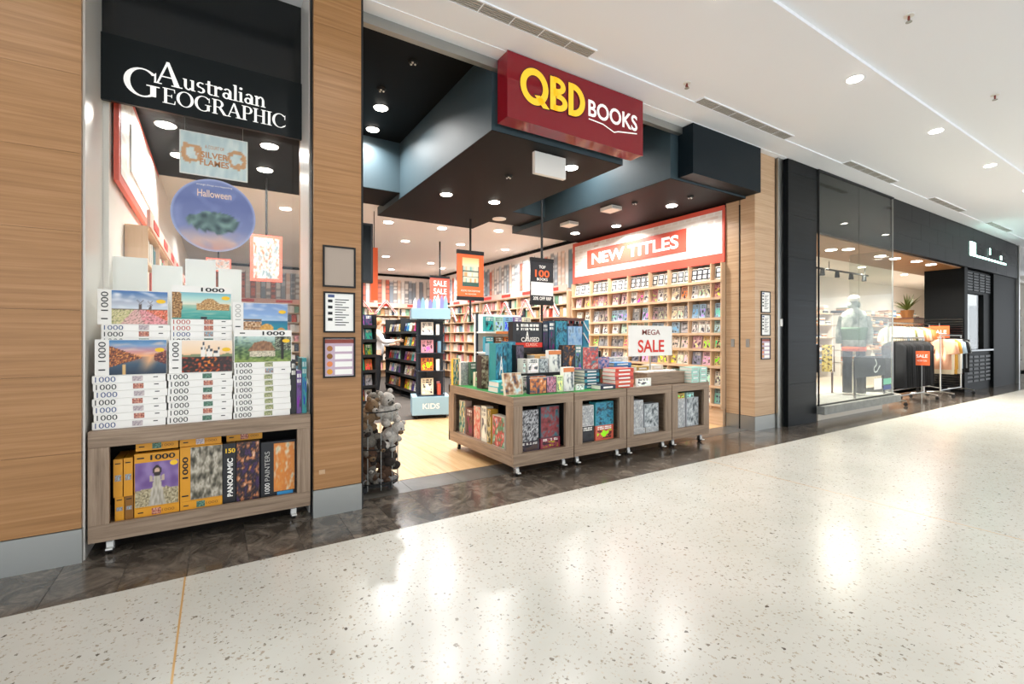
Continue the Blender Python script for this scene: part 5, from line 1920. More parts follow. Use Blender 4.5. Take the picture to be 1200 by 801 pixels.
# SALE poster and the dark screen beside the pier
t = hanging((4.04, 9.3, 1.96), 0.44, 0.60, 'red poster repeating SALE in white letters hanging above the book spinner', 3.30, 'salmon')
for k in range(3):
    letters('SALE', t, (0, -0.014, 0.115 + 0.165 * k), 0.30, 0.12, material='ink_white', bold=0.02)
t = thing('hanging_screen', 'dark switched-off screen hanging beside the middle veneer pier', 'screen', (1.66, 6.60, 2.02))
part(MB().box(-0.30, 0, 0, 0.20, 0.06, 0.83), 'casing', 'black_matt', t, bevel=0.006)
part(MB().box(-0.27, -0.003, 0.03, 0.17, 0.0, 0.80), 'display', 'black_gloss', t)
part(MB().tube([(-0.05, 0.03, 0.83), (-0.05, 0.03, 1.225)], 0.02, 8), 'hanging_pole', 'black_matt', t)
t = thing('hanging_banner', 'narrow orange banner with white marks beside the dark screen', 'banner', (2.16, 7.60, 1.86))
part(MB().box(-0.05, 0, 0, 0.06, 0.012, 0.85), 'banner', 'ink_orange', t)
part(MB().tube([(0, 0.006, 0.85), (0, 0.006, 1.435)], 0.006, 6), 'cord', 'black_matt', t)

# ------------------------------------------------------------------ notice frames on the piers
def notice(loc, rz, w, h, label, kind):
    t = thing('notice_frame', label, 'notice', loc, rz, 'black framed notices on the wooden piers')
    b = 0.012
    part(MB().box(-w / 2, -0.012, 0, w / 2, 0, b).box(-w / 2, -0.012, h - b, w / 2, 0, h).box(-w / 2, -0.012, b, -w / 2 + b, 0, h - b).box(w / 2 - b, -0.012, b, w / 2, 0, h - b), 'frame', 'black_matt', t)
    part(MB().box(-w / 2 + b, -0.005, b, w / 2 - b, 0, h - b), 'sheet', {'blank': 'notice_beige', 'text': 'paper_white', 'menu': 'paper_white'}[kind], t)
    mb = MB()
    if kind == 'text':
        for i in range(11):
            z = h * (0.80 - i * 0.062)
            mb.box(-w * 0.14, -0.0062, z, w * (0.30 - 0.1 * ((i * 7) % 3)), -0.005, z + 0.006)
        for i in range(4):
            mb.box(-w * 0.36, -0.0062, h * (0.74 - i * 0.15), -w * 0.22, -0.005, h * (0.74 - i * 0.15) + 0.02)
        part(mb, 'printed_lines', 'ink', t)
        part(MB().box(-w * 0.36, -0.0062, h * 0.86, -w * 0.16, -0.005, h * 0.93), 'badge', 'ink_blue', t)
    if kind == 'menu':
        part(MB().box(-w * 0.45, -0.0058, h * 0.85, w * 0.45, -0.005, h * 0.95), 'heading', 'ink_maroon', t)
        part(MB().box(-w * 0.45, -0.0056, h * 0.05, w * 0.45, -0.005, h * 0.85), 'wash', 'notice_lilac', t)
        for i in range(4):
            z = h * (0.72 - i * 0.19)
            part(MB().cyl((-w * 0.30, -0.0062, z), 0.020, 0.001, 14, axis='y'), 'photo', ('tan_pot', 'ink_brown', 'orange_edge', 'ink_yellow_card')[i], t)
            part(MB().box(-w * 0.14, -0.0064, z - 0.022, w * 0.40, -0.005, z + 0.016), 'text_block', 'paper_white', t)
    return t


mat('notice_beige', '#a8988a', 0.6)
mat('notice_lilac', '#c0a8b8', 0.6)
notice((0.752, 3.528, 1.625), 0, 0.226, 0.295, 'topmost black frame on the middle pier, holding a blank beige sheet', 'blank')
notice((0.752, 3.528, 1.30), 0, 0.218, 0.292, 'middle black frame on the middle pier, holding a white printed notice', 'text')
notice((0.752, 3.528, 0.978), 0, 0.222, 0.29, 'lowest black frame on the middle pier, with small round food photos', 'menu')
notice((6.40, 3.618, 1.60), 0, 0.226, 0.295, 'topmost black framed notice on the right pier', 'text')
notice((6.40, 3.618, 1.285), 0, 0.226, 0.295, 'middle black framed notice on the right pier', 'text')
notice((6.40, 3.618, 0.96), 0, 0.226, 0.295, 'lowest black framed notice on the right pier', 'menu')
t = thing('wall_plate', 'small white plate fixed to the steel post beside the right pier', 'plate', (6.73, 3.585, 1.42))
part(MB().box(-0.03, -0.01, 0, 0.03, 0, 0.10), 'plate', 'plastic_white', t)

# ------------------------------------------------------------------ pale blue book spinner
t = thing('book_spinner', 'pale blue book spinner with dark pockets and a jagged character topper', 'book spinner', (2.89, 7.05, 0))
t.rotation_euler = (0, 0, -0.30)
part(MB().box(-0.29, -0.24, 0.06, 0.29, 0.24, 0.345), 'base', 'pale_blue', t, bevel=0.006)
letters('KIDS', t, (0, -0.242, 0.20), 0.26, 0.085, material='ink_white', bold=0.02)
for x in (-0.22, 0.22):
    for y in (-0.17, 0.17):
        part(MB().cyl((x - 0.015, y, 0.03), 0.03, 0.03, 12, axis='x'), 'wheel', 'rubber', t)
part(MB().box(-0.05, -0.05, 0.345, 0.05, 0.05, 1.545), 'core', 'navy', t)
for x, y in ((-0.21, -0.19), (0.20, -0.19), (-0.21, 0.18), (0.20, 0.18)):
    part(MB().box(x, y, 0.345, x + 0.012, y + 0.012, 1.545), 'corner_post', 'navy', t)
lev = [0.36, 0.74, 1.02, 1.30]
for z in lev + [1.53]:
    part(MB().box(-0.21, -0.20, z - 0.012, 0.212, 0.20, z), 'shelf', 'navy', t)
part(MB().box(-0.21, -0.02, 0.345, 0.212, 0.0, 1.53), 'back_panel', 'navy', t)
part(MB().box(-0.30, -0.24, 1.545, 0.30, 0.24, 1.71), 'header', 'pale_blue', t, bevel=0.006)
mat('topper_lilac', '#8f88b8', 0.6)
mb = MB()
rt = random.Random(4)
for i in range(9):
    x = -0.27 + i * 0.06
    hh = 0.16 + 0.10 * rt.random()
    mb.prism([(x, 0), (x + 0.075, 0), (x + 0.065, hh * 0.6), (x + 0.04, hh), (x + 0.01, hh * 0.7)], -0.03 - 0.012 * (i % 3), -0.024 - 0.012 * (i % 3), 'y', i % 3)
part(mb, 'topper', ['paper_white', 'topper_lilac', 'pale_blue'], t, (0, 0, 1.71))
for i, (z, c, lab) in enumerate(((lev[0], 'cream', 'bottom'), (lev[1], 'orange', 'second lowest'), (lev[2], 'pink', 'third'), (lev[3], 'white', 'top'))):
    p = Matrix.Translation((2.89, 7.05, z + 0.001)) @ Matrix.Rotation(-0.30, 4, 'Z') @ Vector((-0.05, -0.11, 0))
    o = link('book', book_mesh(0.19, 0.26 if i == 0 else 0.20, 0.02), None, p, (-0.1, 0, -0.30))
    tag(o, '%s picture book standing in the %s pocket of the pale blue spinner' % (c, lab), 'book', 'books in the pale blue spinner')
    o.color = lin(PAL[c])
o = stuff_books([z + 0.002 for z in lev], -0.18, 0.18, t, 'navy', 77, 0.2)
o.location = (0.16, 0, 0)
o.rotation_euler = (0, 0, PI / 2)

# ------------------------------------------------------------------ black bookcases and the customer
def black_case(loc, rz, L, label, key, nb, rows, top, tiltrow=-0.18, cols=None, gname='books in the black bookcases'):
    t = thing('black_bookcase', label, 'bookcase', loc, rz)
    for z in rows:
        part(MB().box(0, 0, z - 0.02, L, 0.24, z), 'shelf', 'black_matt', t)
        part(MB().box(0, -0.015, z - 0.02, L, 0, z + 0.03), 'shelf_lip', 'black_matt', t)
    for x in (0, L - 0.02):
        part(MB().box(x, 0.002, 0.04, x + 0.02, 0.26, top), 'side_panel', 'black_matt', t)
    part(MB().box(0, 0.26, 0.04, L, 0.275, top), 'back_panel', 'black_matt', t)
    part(MB().box(0.01, 0.02, 0.0, L - 0.01, 0.24, 0.04), 'plinth', 'black_matt', t)
    rr = random.Random(len(label))
    mw = Matrix.Translation(loc) @ Matrix.Rotation(rz, 4, 'Z')
    names = list(PAL)
    for r, z in enumerate(rows):
        used = []
        for k in range(nb):
            c = rr.choice([q for q in names if q not in used and q != 'black'])
            used.append(c)
            w = (L - 0.07) / nb
            p = mw @ Vector((0.035 + w * (k + 0.5), 0.10, z + 0.001))
            o = link('book', book_mesh(round(min(0.17, w * 0.86), 2), 0.2, 0.03), None, p, (tiltrow, 0, rz))
            rn = ['lowest', 'second lowest', 'third', 'fourth', 'fifth', 'top'][r] if r < len(rows) - 1 else 'top'
            tag(o, '%s book on the %s shelf of the %s' % (c, rn, key), 'book', gname)
            o.color = lin(PAL[c])
    return t


ROWS5 = [0.16, 0.46, 0.76, 1.06, 1.36]
black_case((3.36, 9.86, 0), -PI / 2 - 0.02, 1.0, 'black bookcase nearest the pale blue spinner, right of the customer', 'black bookcase right of the customer', 6, ROWS5, 1.68)
black_case((3.42, 11.1, 0), -PI / 2 - 0.02, 1.15, 'black bookcase the customer in the white top reaches into', 'black bookcase the customer reaches into', 6, ROWS5, 1.68)
black_case((1.72, 8.0, 0), 0.12, 0.62, 'black bookcase half hidden behind the middle veneer pier', 'black bookcase behind the middle pier', 4, [0.16, 0.42, 0.68, 0.94, 1.20, 1.44], 1.66)

# low freestanding displays along the shop middle with white goods
t = thing('display_stand', 'freestanding stand with three orange-edged shelves of teal packs', 'display stand', (3.35, 5.30, 0))
part(MB().box(-0.36, 0.10, 0.0, 0.40, 0.42, 0.12), 'plinth', 'navy', t)
part(MB().box(-0.36, 0.38, 0.12, 0.40, 0.42, 1.58), 'back_panel', 'white_card', t)
for x in (-0.36, 0.38):
    part(MB().box(x, 0.34, 0.12, x + 0.02, 0.38, 1.58), 'post', 'navy', t)
for k, z in enumerate((0.80, 1.07, 1.34)):
    part(MB().box(-0.36, 0.10, z - 0.02, 0.40, 0.38, z), 'shelf', 'white_card', t)
    part(MB().box(-0.20, 0.085, z - 0.03, 0.40, 0.10, z + 0.005), 'shelf_edge', 'orange_edge', t)
    for i in range(5):
        c = [['teal', 'mint', 'sky blue', 'purple', 'cream'], ['#3a90a8', 'brown', 'orange', 'yellow', 'grey'], ['teal', 'sky blue', '#8a6a50', 'cream', 'white']][2 - k][i]
        nm = c if c in PAL else ('blue-green' if c == '#3a90a8' else 'tan')
        o = link('pack', book_mesh(0.13, 0.20, 0.06), None, (3.35 - 0.28 + i * 0.15, 5.30 + 0.20, z + 0.001), (0, 0, 0))
        tag(o, '%s pack on the %s shelf of the orange-edged stand' % (nm, ('lowest', 'middle', 'top')[k]), 'pack', 'packs on the orange-edged stand')
        o.color = lin(PAL.get(c, c))


def person():
    root = thing('person', 'person with fair hair in a bun, white top and black leggings, reaching to a bookcase', 'person', (2.88, 9.98, 0), -0.3)

    def skin(name, nodes, edges, m, parent, sub=2, mirror=False):
        me = bpy.data.meshes.new(name)
        me.from_pydata([n[0] for n in nodes], edges, [])
        o = link(name, me, parent)
        me.materials.append(MATS[m])
        sk = o.modifiers.new('skin', 'SKIN')
        sk.use_smooth_shade = True
        me.skin_vertices.new(name='') if not me.skin_vertices else None
        for v, n in zip(me.skin_vertices[0].data, nodes):
            r = n[1] if isinstance(n[1], tuple) else (n[1], n[1])
            v.radius = r
        me.skin_vertices[0].data[0].use_root = True
        sb = o.modifiers.new('sub', 'SUBSURF')
        sb.levels = sb.render_levels = sub
        return o
    # body: facing +x in local space, right arm stretched forward
    nodes = [((0, 0, 0.92), (0.13, 0.15)), ((0.01, 0, 1.08), (0.10, 0.135)), ((0.01, 0, 1.25), (0.115, 0.16)), ((0.0, 0, 1.36), (0.075, 0.13)), ((0.02, 0, 1.43), 0.052), ((0.045, 0, 1.50), 0.06), ((0.055, 0, 1.56), (0.085, 0.075)), ((0.045, 0, 1.62), (0.062, 0.056)),
             ((0.0, 0.085, 0.84), 0.088), ((0.02, 0.10, 0.48), 0.058), ((-0.02, 0.10, 0.10), 0.040), ((0.09, 0.11, 0.045), 0.034),
             ((0.0, -0.085, 0.84), 0.088), ((0.04, -0.10, 0.48), 0.058), ((0.02, -0.10, 0.10), 0.040), ((0.13, -0.11, 0.045), 0.034),
             ((0.0, 0.17, 1.33), 0.052), ((0.10, 0.22, 1.12), 0.043), ((0.30, 0.18, 1.10), 0.034), ((0.38, 0.16, 1.11), 0.030),
             ((0.0, -0.17, 1.33), 0.052), ((0.16, -0.20, 1.16), 0.043), ((0.38, -0.14, 1.18), 0.034), ((0.46, -0.12, 1.19), 0.030)]
    edges = [(0, 1), (1, 2), (2, 3), (3, 4), (4, 5), (5, 6), (6, 7), (0, 8), (8, 9), (9, 10), (10, 11), (0, 12), (12, 13), (13, 14), (14, 15), (3, 16), (16, 17), (17, 18), (18, 19), (3, 20), (20, 21), (21, 22), (22, 23)]
    body = skin('body', nodes, edges, 'skin', root)
    skin('top', [((0, 0, 0.84), (0.16, 0.185)), ((0.01, 0, 1.08), (0.125, 0.16)), ((0.01, 0, 1.25), (0.135, 0.18)), ((0.0, 0, 1.36), (0.095, 0.15)), ((0.015, 0, 1.415), (0.068, 0.07)),
                 ((0.0, 0.175, 1.33), 0.068), ((0.10, 0.22, 1.12), 0.057), ((0.30, 0.18, 1.10), 0.046), ((0.0, -0.175, 1.33), 0.068), ((0.16, -0.20, 1.16), 0.057), ((0.38, -0.14, 1.18), 0.046)],
         [(0, 1), (1, 2), (2, 3), (3, 4), (3, 5), (5, 6), (6, 7), (3, 8), (8, 9), (9, 10)], 'hoodie', root)
    skin('leggings', [((0, 0, 0.98), (0.14, 0.16)), ((0.0, 0.088, 0.84), 0.098), ((0.02, 0.10, 0.48), 0.066), ((-0.02, 0.10, 0.12), 0.047), ((0.0, -0.088, 0.84), 0.098), ((0.04, -0.10, 0.48), 0.066), ((0.02, -0.10, 0.12), 0.047)],
         [(0, 1), (1, 2), (2, 3), (0, 4), (4, 5), (5, 6)], 'leggings', root)
    for y, x in ((0.105, 0.03), (-0.105, 0.07)):
        sh = part(MB().ball((x, y, 0.05), 0.06, 14, 8, sq=(2.0, 0.85, 0.75)), 'shoe', 'shoe', root, smooth=True)
        part(MB().ball((x, y, 0.022), 0.062, 14, 6, sq=(2.05, 0.88, 0.33)), 'sole', 'plastic_white', sh, smooth=True)
    part(MB().ball((0.02, 0, 1.585), 0.098, 16, 12, sq=(1.0, 0.93, 1.02), wob=0.1).ball((-0.07, 0, 1.60), 0.06, 12, 8, wob=0.12).ball((-0.03, 0, 1.51), 0.07, 12, 8, sq=(0.9, 1, 1), wob=0.1), 'hair', 'hair', root, smooth=True)
    # face
    fb = MB().ball((0.145, 0.028, 1.57), 0.010, 8, 6).ball((0.145, -0.028, 1.57), 0.010, 8, 6)
    part(fb, 'eyes', 'ink', root)
    part(MB().ball((0.148, 0, 1.548), 0.014, 8, 6, sq=(1.2, 0.8, 1.3)), 'nose', 'skin', root, smooth=True)
    part(MB().ball((0.128, 0, 1.508), 0.02, 10, 6, sq=(0.6, 1.2, 0.35)), 'mouth', 'ink_red', root, smooth=True)
    for s, (hx, hy, hz) in ((1, (0.395, 0.157, 1.112)), (-1, (0.475, -0.117, 1.192))):
        hand = MB().ball((hx, hy, hz), 0.03, 10, 8, sq=(1.4, 0.55, 1.0))
        for k, (dz, Lf) in enumerate(((0.024, 0.062), (0.008, 0.072), (-0.008, 0.068), (-0.023, 0.052))):
            hand.tube([(hx + 0.03, hy, hz + dz), (hx + 0.03 + Lf * 0.55, hy + 0.004 * s, hz + dz), (hx + 0.03 + Lf * 0.9, hy - 0.010 * s, hz + dz - 0.004)], 0.008, 6)
        hand.tube([(hx, hy - 0.012 * s, hz + 0.02), (hx + 0.025, hy - 0.03 * s, hz + 0.042), (hx + 0.05, hy - 0.032 * s, hz + 0.045)], 0.009, 6)
        part(hand, 'hand', 'skin', root, smooth=True)
    return root


person()

# ------------------------------------------------------------------ wire bin of plush toys behind the middle pier
t = thing('wire_bin', 'tall wire bin full of plush toys beside the middle veneer pier', 'wire bin', (1.13, 3.98, 0))
for z in (0.08, 0.36, 0.66):
    part(MB().tube([(0.20 * math.cos(a * PI / 12), 0.20 * math.sin(a * PI / 12), z) for a in range(25)], 0.005, 6), 'hoop', 'black_matt', t)
for a in range(12):
    part(MB().tube([(0.20 * math.cos(a * PI / 6), 0.20 * math.sin(a * PI / 6), 0.03), (0.20 * math.cos(a * PI / 6), 0.20 * math.sin(a * PI / 6), 0.66)], 0.003, 5), 'upright_wire', 'steel_dull', t)
part(MB().cyl((0, 0, 0.055), 0.20, 0.015, 20), 'floor_plate', 'black_matt', t)
for a in range(4):
    part(MB().cyl((0.15 * math.cos(a * PI / 2 + 0.8), 0.15 * math.sin(a * PI / 2 + 0.8) - 0.01, 0.022), 0.022, 0.02, 10, axis='y'), 'wheel', 'rubber', t)


def plush(loc, s, col, face, rot, label):
    t = thing('plush_toy', label, 'plush toy', loc, 0, 'plush toys in the wire bin')
    t.rotation_euler = rot
    mb = MB().ball((0, 0, 0), 0.085, 14, 10, wob=0.12, sq=(1, 0.9, 1.1)).ball((0, -0.02, 0.115), 0.065, 14, 10, wob=0.1)
    for sx in (-1, 1):
        mb.ball((0.05 * sx, 0, 0.175), 0.024, 8, 6)
        mb.ball((0.085 * sx, -0.035, 0.02), 0.034, 8, 6, sq=(1.4, 1, 1))
        mb.ball((0.055 * sx, -0.06, -0.075), 0.038, 8, 6, sq=(1, 1.4, 1))
    b = part(mb, 'body', 'plush_' + col, t, smooth=True)
    b.scale = (s, s, s)
    f = MB().ball((0, -0.075, 0.10), 0.032, 10, 8, sq=(1, 0.8, 0.8))
    m = part(f, 'muzzle', 'plush_' + face, t, smooth=True)
    m.scale = (s, s, s)
    e = part(MB().ball((-0.024, -0.078, 0.132), 0.008, 6, 5).ball((0.024, -0.078, 0.132), 0.008, 6, 5).ball((0, -0.10, 0.108), 0.009, 6, 5), 'eyes_and_nose', 'ink', t)
    e.scale = (s, s, s)
    return t


def fur(c1, c2):
    return grain((70, 70, 70), [(0.3, c1), (0.7, c2)], bump=0.6)


for n, a, b in (('brown', '#3a281c', '#5c4230'), ('dark', '#1c1815', '#352c26'), ('grey', '#514d47', '#787268'), ('white', '#96908a', '#c6c0b6'), ('tan', '#5e4a36', '#80684c')):
    mat('plush_' + n, rough=0.95, build=fur(a, b))
for (x, y, z, s, c, f, rot, lab) in (
        (-0.09, -0.11, 0.62, 0.85, 'tan', 'white', (0.3, 0.2, 0.4), 'tan plush toy with a white muzzle at the left of the wire bin rim'),
        (0.08, -0.08, 0.65, 0.95, 'white', 'grey', (0.2, -0.2, 0.3), 'white plush toy sitting highest in the wire bin'),
        (0.02, 0.09, 0.65, 0.8, 'grey', 'white', (0, 0, -0.5), 'grey plush toy at the back of the wire bin rim'),
        (0.10, -0.11, 0.44, 0.85, 'white', 'tan', (0.5, 0.4, 0.6), 'white plush toy squeezed under the rim of the wire bin'),
        (-0.08, -0.10, 0.42, 0.9, 'grey', 'dark', (0.2, -0.3, 0), 'grey plush toy with a dark muzzle in the middle of the bin'),
        (0.08, -0.06, 0.27, 1.0, 'dark', 'brown', (-0.2, 0.5, 0.8), 'dark plush toy in the middle right of the wire bin'),
        (-0.08, -0.08, 0.22, 0.95, 'brown', 'tan', (0.3, 0.1, 0.1), 'brown plush toy in the lower left of the wire bin'),
        (0.06, -0.09, 0.15, 0.7, 'brown', 'grey', (0.1, 0.7, 0.5), 'small brown plush toy at the bottom right of the bin'),
        (-0.02, 0.08, 0.33, 1.0, 'dark', 'grey', (0, 0, 2.4), 'dark plush toy deep in the middle of the wire bin'),
        (0.10, 0.02, 0.36, 0.9, 'brown', 'dark', (0.1, 0.3, 1.2), 'brown plush toy with a dark muzzle at the right of the bin'),
        (0.00, -0.12, 0.31, 0.7, 'dark', 'tan', (0.4, 0.2, 0.1), 'small dark plush toy pressed to the front wires of the bin'),
        (-0.10, 0.00, 0.50, 0.8, 'brown', 'white', (0.1, -0.3, -0.6), 'brown plush toy at the left side of the bin under the rim'),
        (-0.05, -0.10, 0.13, 0.6, 'grey', 'white', (0.2, 0, -0.3), 'small grey plush toy at the bottom left of the bin')):
    plush((1.13 + x, 3.98 + y, z), s, c, f, rot, lab)


# ------------------------------------------------------------------ the clothes shop on the right
mat('sticker_green', '#6fb89a', 0.5)
struct(MB().box(6.805, 3.53, 0.0, 7.60, 3.75, 3.90), 'wall_front_right', 'black_paint')
wfr = struct(MB().box(7.60, 3.56, 2.86, 18.62, 3.75, 3.90), 'wall_fascia', 'black_paint')
k = 0
for j, z in enumerate([0.0, 0.6, 1.2, 1.8, 2.4, 3.0, 3.6]):
    part(MB().box(6.806, 3.522, z + 0.002, 7.599, 3.53, min(z + 0.598, 3.77)), 'tile', 'black_tile', wfr)
for j, z in enumerate([2.862, 3.165, 3.468]):
    x = 10.33
    while x < 18.6:
        x2 = min(x + 0.9 + (0.45 if (j % 2 and x < 10.4) else 0), 18.6)
        part(MB().box(x + 0.002, 3.522, z, x2 - 0.002, 3.56, min(z + 0.300, 3.77)), 'tile', 'black_tile', wfr)
        x = x2
part(MB().box(7.66, 3.60, 2.86, 10.33, 3.62, 3.80), 'bay_back_panel', 'smoke_panel', wfr)
slab('wall_right_side', 6.81, 6.95, 3.75, 8.0, 0, 3.6, 'white_paint')
slab('wall_clothes_back', 6.95, 26, 7.6, 7.7, 0, 3.6, 'white_paint')
slab('wall_clothes_end', 26, 26.1, 3.75, 7.7, 0, 3.6, 'white_paint')
slab('floor_clothes', 6.95, 26, 4.3, 7.6, -0.12, 0.0, 'platform')
slab('ceiling_clothes_front', 6.95, 18.6, 3.62, 4.6, 2.84, 2.90, 'wood_ceiling')
slab('ceiling_clothes', 6.95, 26, 4.6, 7.65, 3.25, 3.35, 'white_paint')
for i, (x, y) in enumerate(((9.37, 4.1), (9.57, 3.91), (10.9, 3.91), (11.5, 3.88), (12.3, 3.78), (13.1, 3.78))):
    downlight((x, y, 2.84), 0.10, CLOTH_W, ('leftmost', 'second', 'third', 'fourth', 'fifth', 'rightmost')[i] + (' downlight from the left' if 0 < i < 5 else ' downlight') + ' in the wooden clothes shop ceiling', 'clothes shop downlights', color=(1, 0.93, 0.84))
for i in range(5):
    downlight((9.5 + i * 3.0, 6.0, 3.25), 0.10, CLOTH_W * 1.5, 'downlight in the white ceiling deep inside the clothes shop', 'clothes shop rear downlights', color=(1, 0.95, 0.88))

# glass bay and its plinth
bay = struct(MB().box(7.62, 3.42, 0.115, 10.40, 4.25, 0.235), 'trim_5', 'concrete')
struct(MB().box(7.72, 3.56, 0.0, 10.0, 4.2, 0.115), 'trim_6', 'platform')
w2 = struct(MB().box(7.63, 3.50, 0.235, 10.34, 3.53, 0.25).box(7.63, 3.50, 3.75, 10.34, 3.53, 3.778), 'window_2', 'black_matt')
part(MB().box(7.655, 3.51, 0.25, 8.98, 3.522, 3.75), 'pane', 'tinted_glass', w2)
part(MB().box(8.985, 3.51, 0.25, 10.33, 3.522, 3.75), 'pane', 'tinted_glass', w2)
part(MB().box(10.322, 3.525, 0.25, 10.334, 4.2, 2.84), 'pane', 'tinted_glass', w2)
part(MB().box(7.64, 3.505, 0.25, 7.654, 3.527, 3.75), 'edge_profile', 'black_matt', w2)
part(MB().box(10.315, 3.508, 0.25, 10.332, 3.524, 3.75), 'edge_profile', 'steel', w2)
for (x0, x1, z0, z1), m, lab in (((9.535, 9.843, 0.363, 0.555), 'white_card', 'white square sticker low on the clothes shop glass'), ((9.913, 10.237, 0.431, 0.537), 'sticker_green', 'green sticker low on the clothes shop glass beside the white one'), ((9.913, 10.237, 0.34, 0.416), 'ink_blue', 'small blue sticker below the green one on the glass')):
    single(MB().box(x0, 3.507, z0, x1, 3.5095, z1), 'window_sticker', m, lab, 'sticker')


# garments -----------------------------------------------------------------------
def garment_mesh(kind, seed):
    """hanging garment in the yz plane, rail at z=0, thin in x, with folds"""
    key = ('garment', kind, seed % 3)
    if key in TEXT:
        return TEXT[key]
    out = {'shirt': [(0.03, -0.05), (0.10, -0.07), (0.20, -0.13), (0.235, -0.36), (0.165, -0.38), (0.15, -0.22), (0.155, -0.70)],
           'long': [(0.03, -0.05), (0.12, -0.08), (0.19, -0.14), (0.19, -0.50), (0.20, -0.92)],
           'trousers': [(0.10, -0.06), (0.17, -0.07), (0.17, -0.40), (0.165, -0.80)]}[kind]
    prof = out
    n = len(prof)
    vs, fs = [], []
    for s in (-1, 1):
        for (y, z) in prof:
            for q in range(7):
                yy = y * (q / 3.0 - 1)
                f = 0.012 * math.sin(yy * 38 + seed) * min(1, -z * 2.2) + 0.006 * math.sin(z * 14 + seed)
                edge = 0.018 * (1 - abs(q / 3.0 - 1) ** 2)
                vs.append((s * (edge + 0.006) + f, yy, z))
    m = 7
    for s in range(2):
        o = s * n * m
        for i in range(n - 1):
            for q in range(m - 1):
                a = o + i * m + q
                fs.append((a, a + 1, a + m + 1, a + m) if s == 0 else (a, a + m, a + m + 1, a + 1))
    N2 = n * m
    for i in range(n - 1):
        for q in (0, m - 1):
            a = i * m + q
            fs.append((a, a + m, N2 + a + m, N2 + a))
    for q in range(m - 1):
        for i in (0, n - 1):
            a = i * m + q
            fs.append((a, a + 1, N2 + a + 1, N2 + a))
    me = bpy.data.meshes.new('garment')
    me.from_pydata(vs, [], fs)
    me.polygons.foreach_set('use_smooth', [True] * len(me.polygons))
    me.materials.append(MATS['plain_cloth'])
    me.update()
    TEXT[key] = me
    return me


mat('kiosk_wall', '#9fb4b8', 0.6)
mat('plain_cloth', rough=0.9, build=lambda nt, b: nt.links.new(N(nt, 'ObjectInfo').outputs['Color'], b.inputs['Base Color']))
hang = MB().tube([(0, 0, 0.035), (0, 0.018, 0.05), (0, 0.022, 0.025), (0, 0.0, 0.0), (0, 0, -0.03)], 0.003, 5).tube([(0, -0.17, -0.10), (0, 0, -0.03), (0, 0.17, -0.10)], 0.005, 5).mesh('black_matt', 'hanger')
CN = {'tan': '#b07c4c', 'orange': '#d8763c', 'white': '#e6e2da', 'pale blue': '#a9bccb', 'black': '#17181a', 'cream': '#dccfb4', 'ochre': '#c8943c', 'grey': '#8a8d8e', 'peach': '#e0a888', 'rust': '#a04c2a', 'denim': '#4c6a8c', 'olive': '#6a6a44', 'dark grey': '#2c2d30'}


def rail(x0, x1, y, z, label, items, legs=True):
    t = thing('clothes_rack', label, 'clothes rack', ((x0 + x1) / 2, y, 0))
    a = (x1 - x0) / 2
    part(MB().tube([(-a - 0.06, 0, z), (a + 0.06, 0, z)], 0.014, 8), 'rail', 'steel', t)
    for x in (-a - 0.04, a + 0.04):
        part(MB().tube([(x, 0, z), (x, 0, 0.10)], 0.013, 8), 'upright', 'steel', t)
        part(MB().tube([(x, -0.22, 0.09), (x, 0, 0.12), (x, 0.22, 0.09)], 0.014, 8), 'foot', 'steel', t)
        for yy in (-0.21, 0.21):
            part(MB().cyl((x - 0.012, yy, 0.033), 0.033, 0.024, 12, axis='x'), 'wheel', 'rubber', t)
    part(MB().tube([(-a - 0.04, 0, 0.14), (a + 0.04, 0, 0.14)], 0.012, 8), 'base_bar', 'steel', t)
    n = len(items)
    for i, (c, kind) in enumerate(items):
        x = (x0 + x1) / 2 - a + 2 * a * (i + 0.5) / n
        g = thing('garment', '', 'garment', (x, y, z - 0.02), 0.06 * math.sin(i * 2.3), 'clothes hanging on the racks of the clothes shop')
        b = link('cloth', garment_mesh(kind, i), g)
        b.color = lin(CN[c])
        link('hanger', hang, g)
        nm = {'shirt': 'shirt', 'long': 'long dress', 'trousers': 'trousers'}[kind]
        pos = 'foremost' if i == 0 else ('rearmost' if i == n - 1 else '%s from the near end' % ['', 'second', 'third', 'fourth', 'fifth', 'sixth', 'seventh', 'eighth', 'ninth', 'tenth', 'eleventh', 'twelfth', 'thirteenth', 'fourteenth'][i])
        g['label'] = '%s %s, %s on the %s' % (c, nm, pos, {0: 'low rack of black clothes', 1: 'back coloured rack', 2: 'right-hand coloured rack'}[rail.k])
    rail.k += 1
    return t


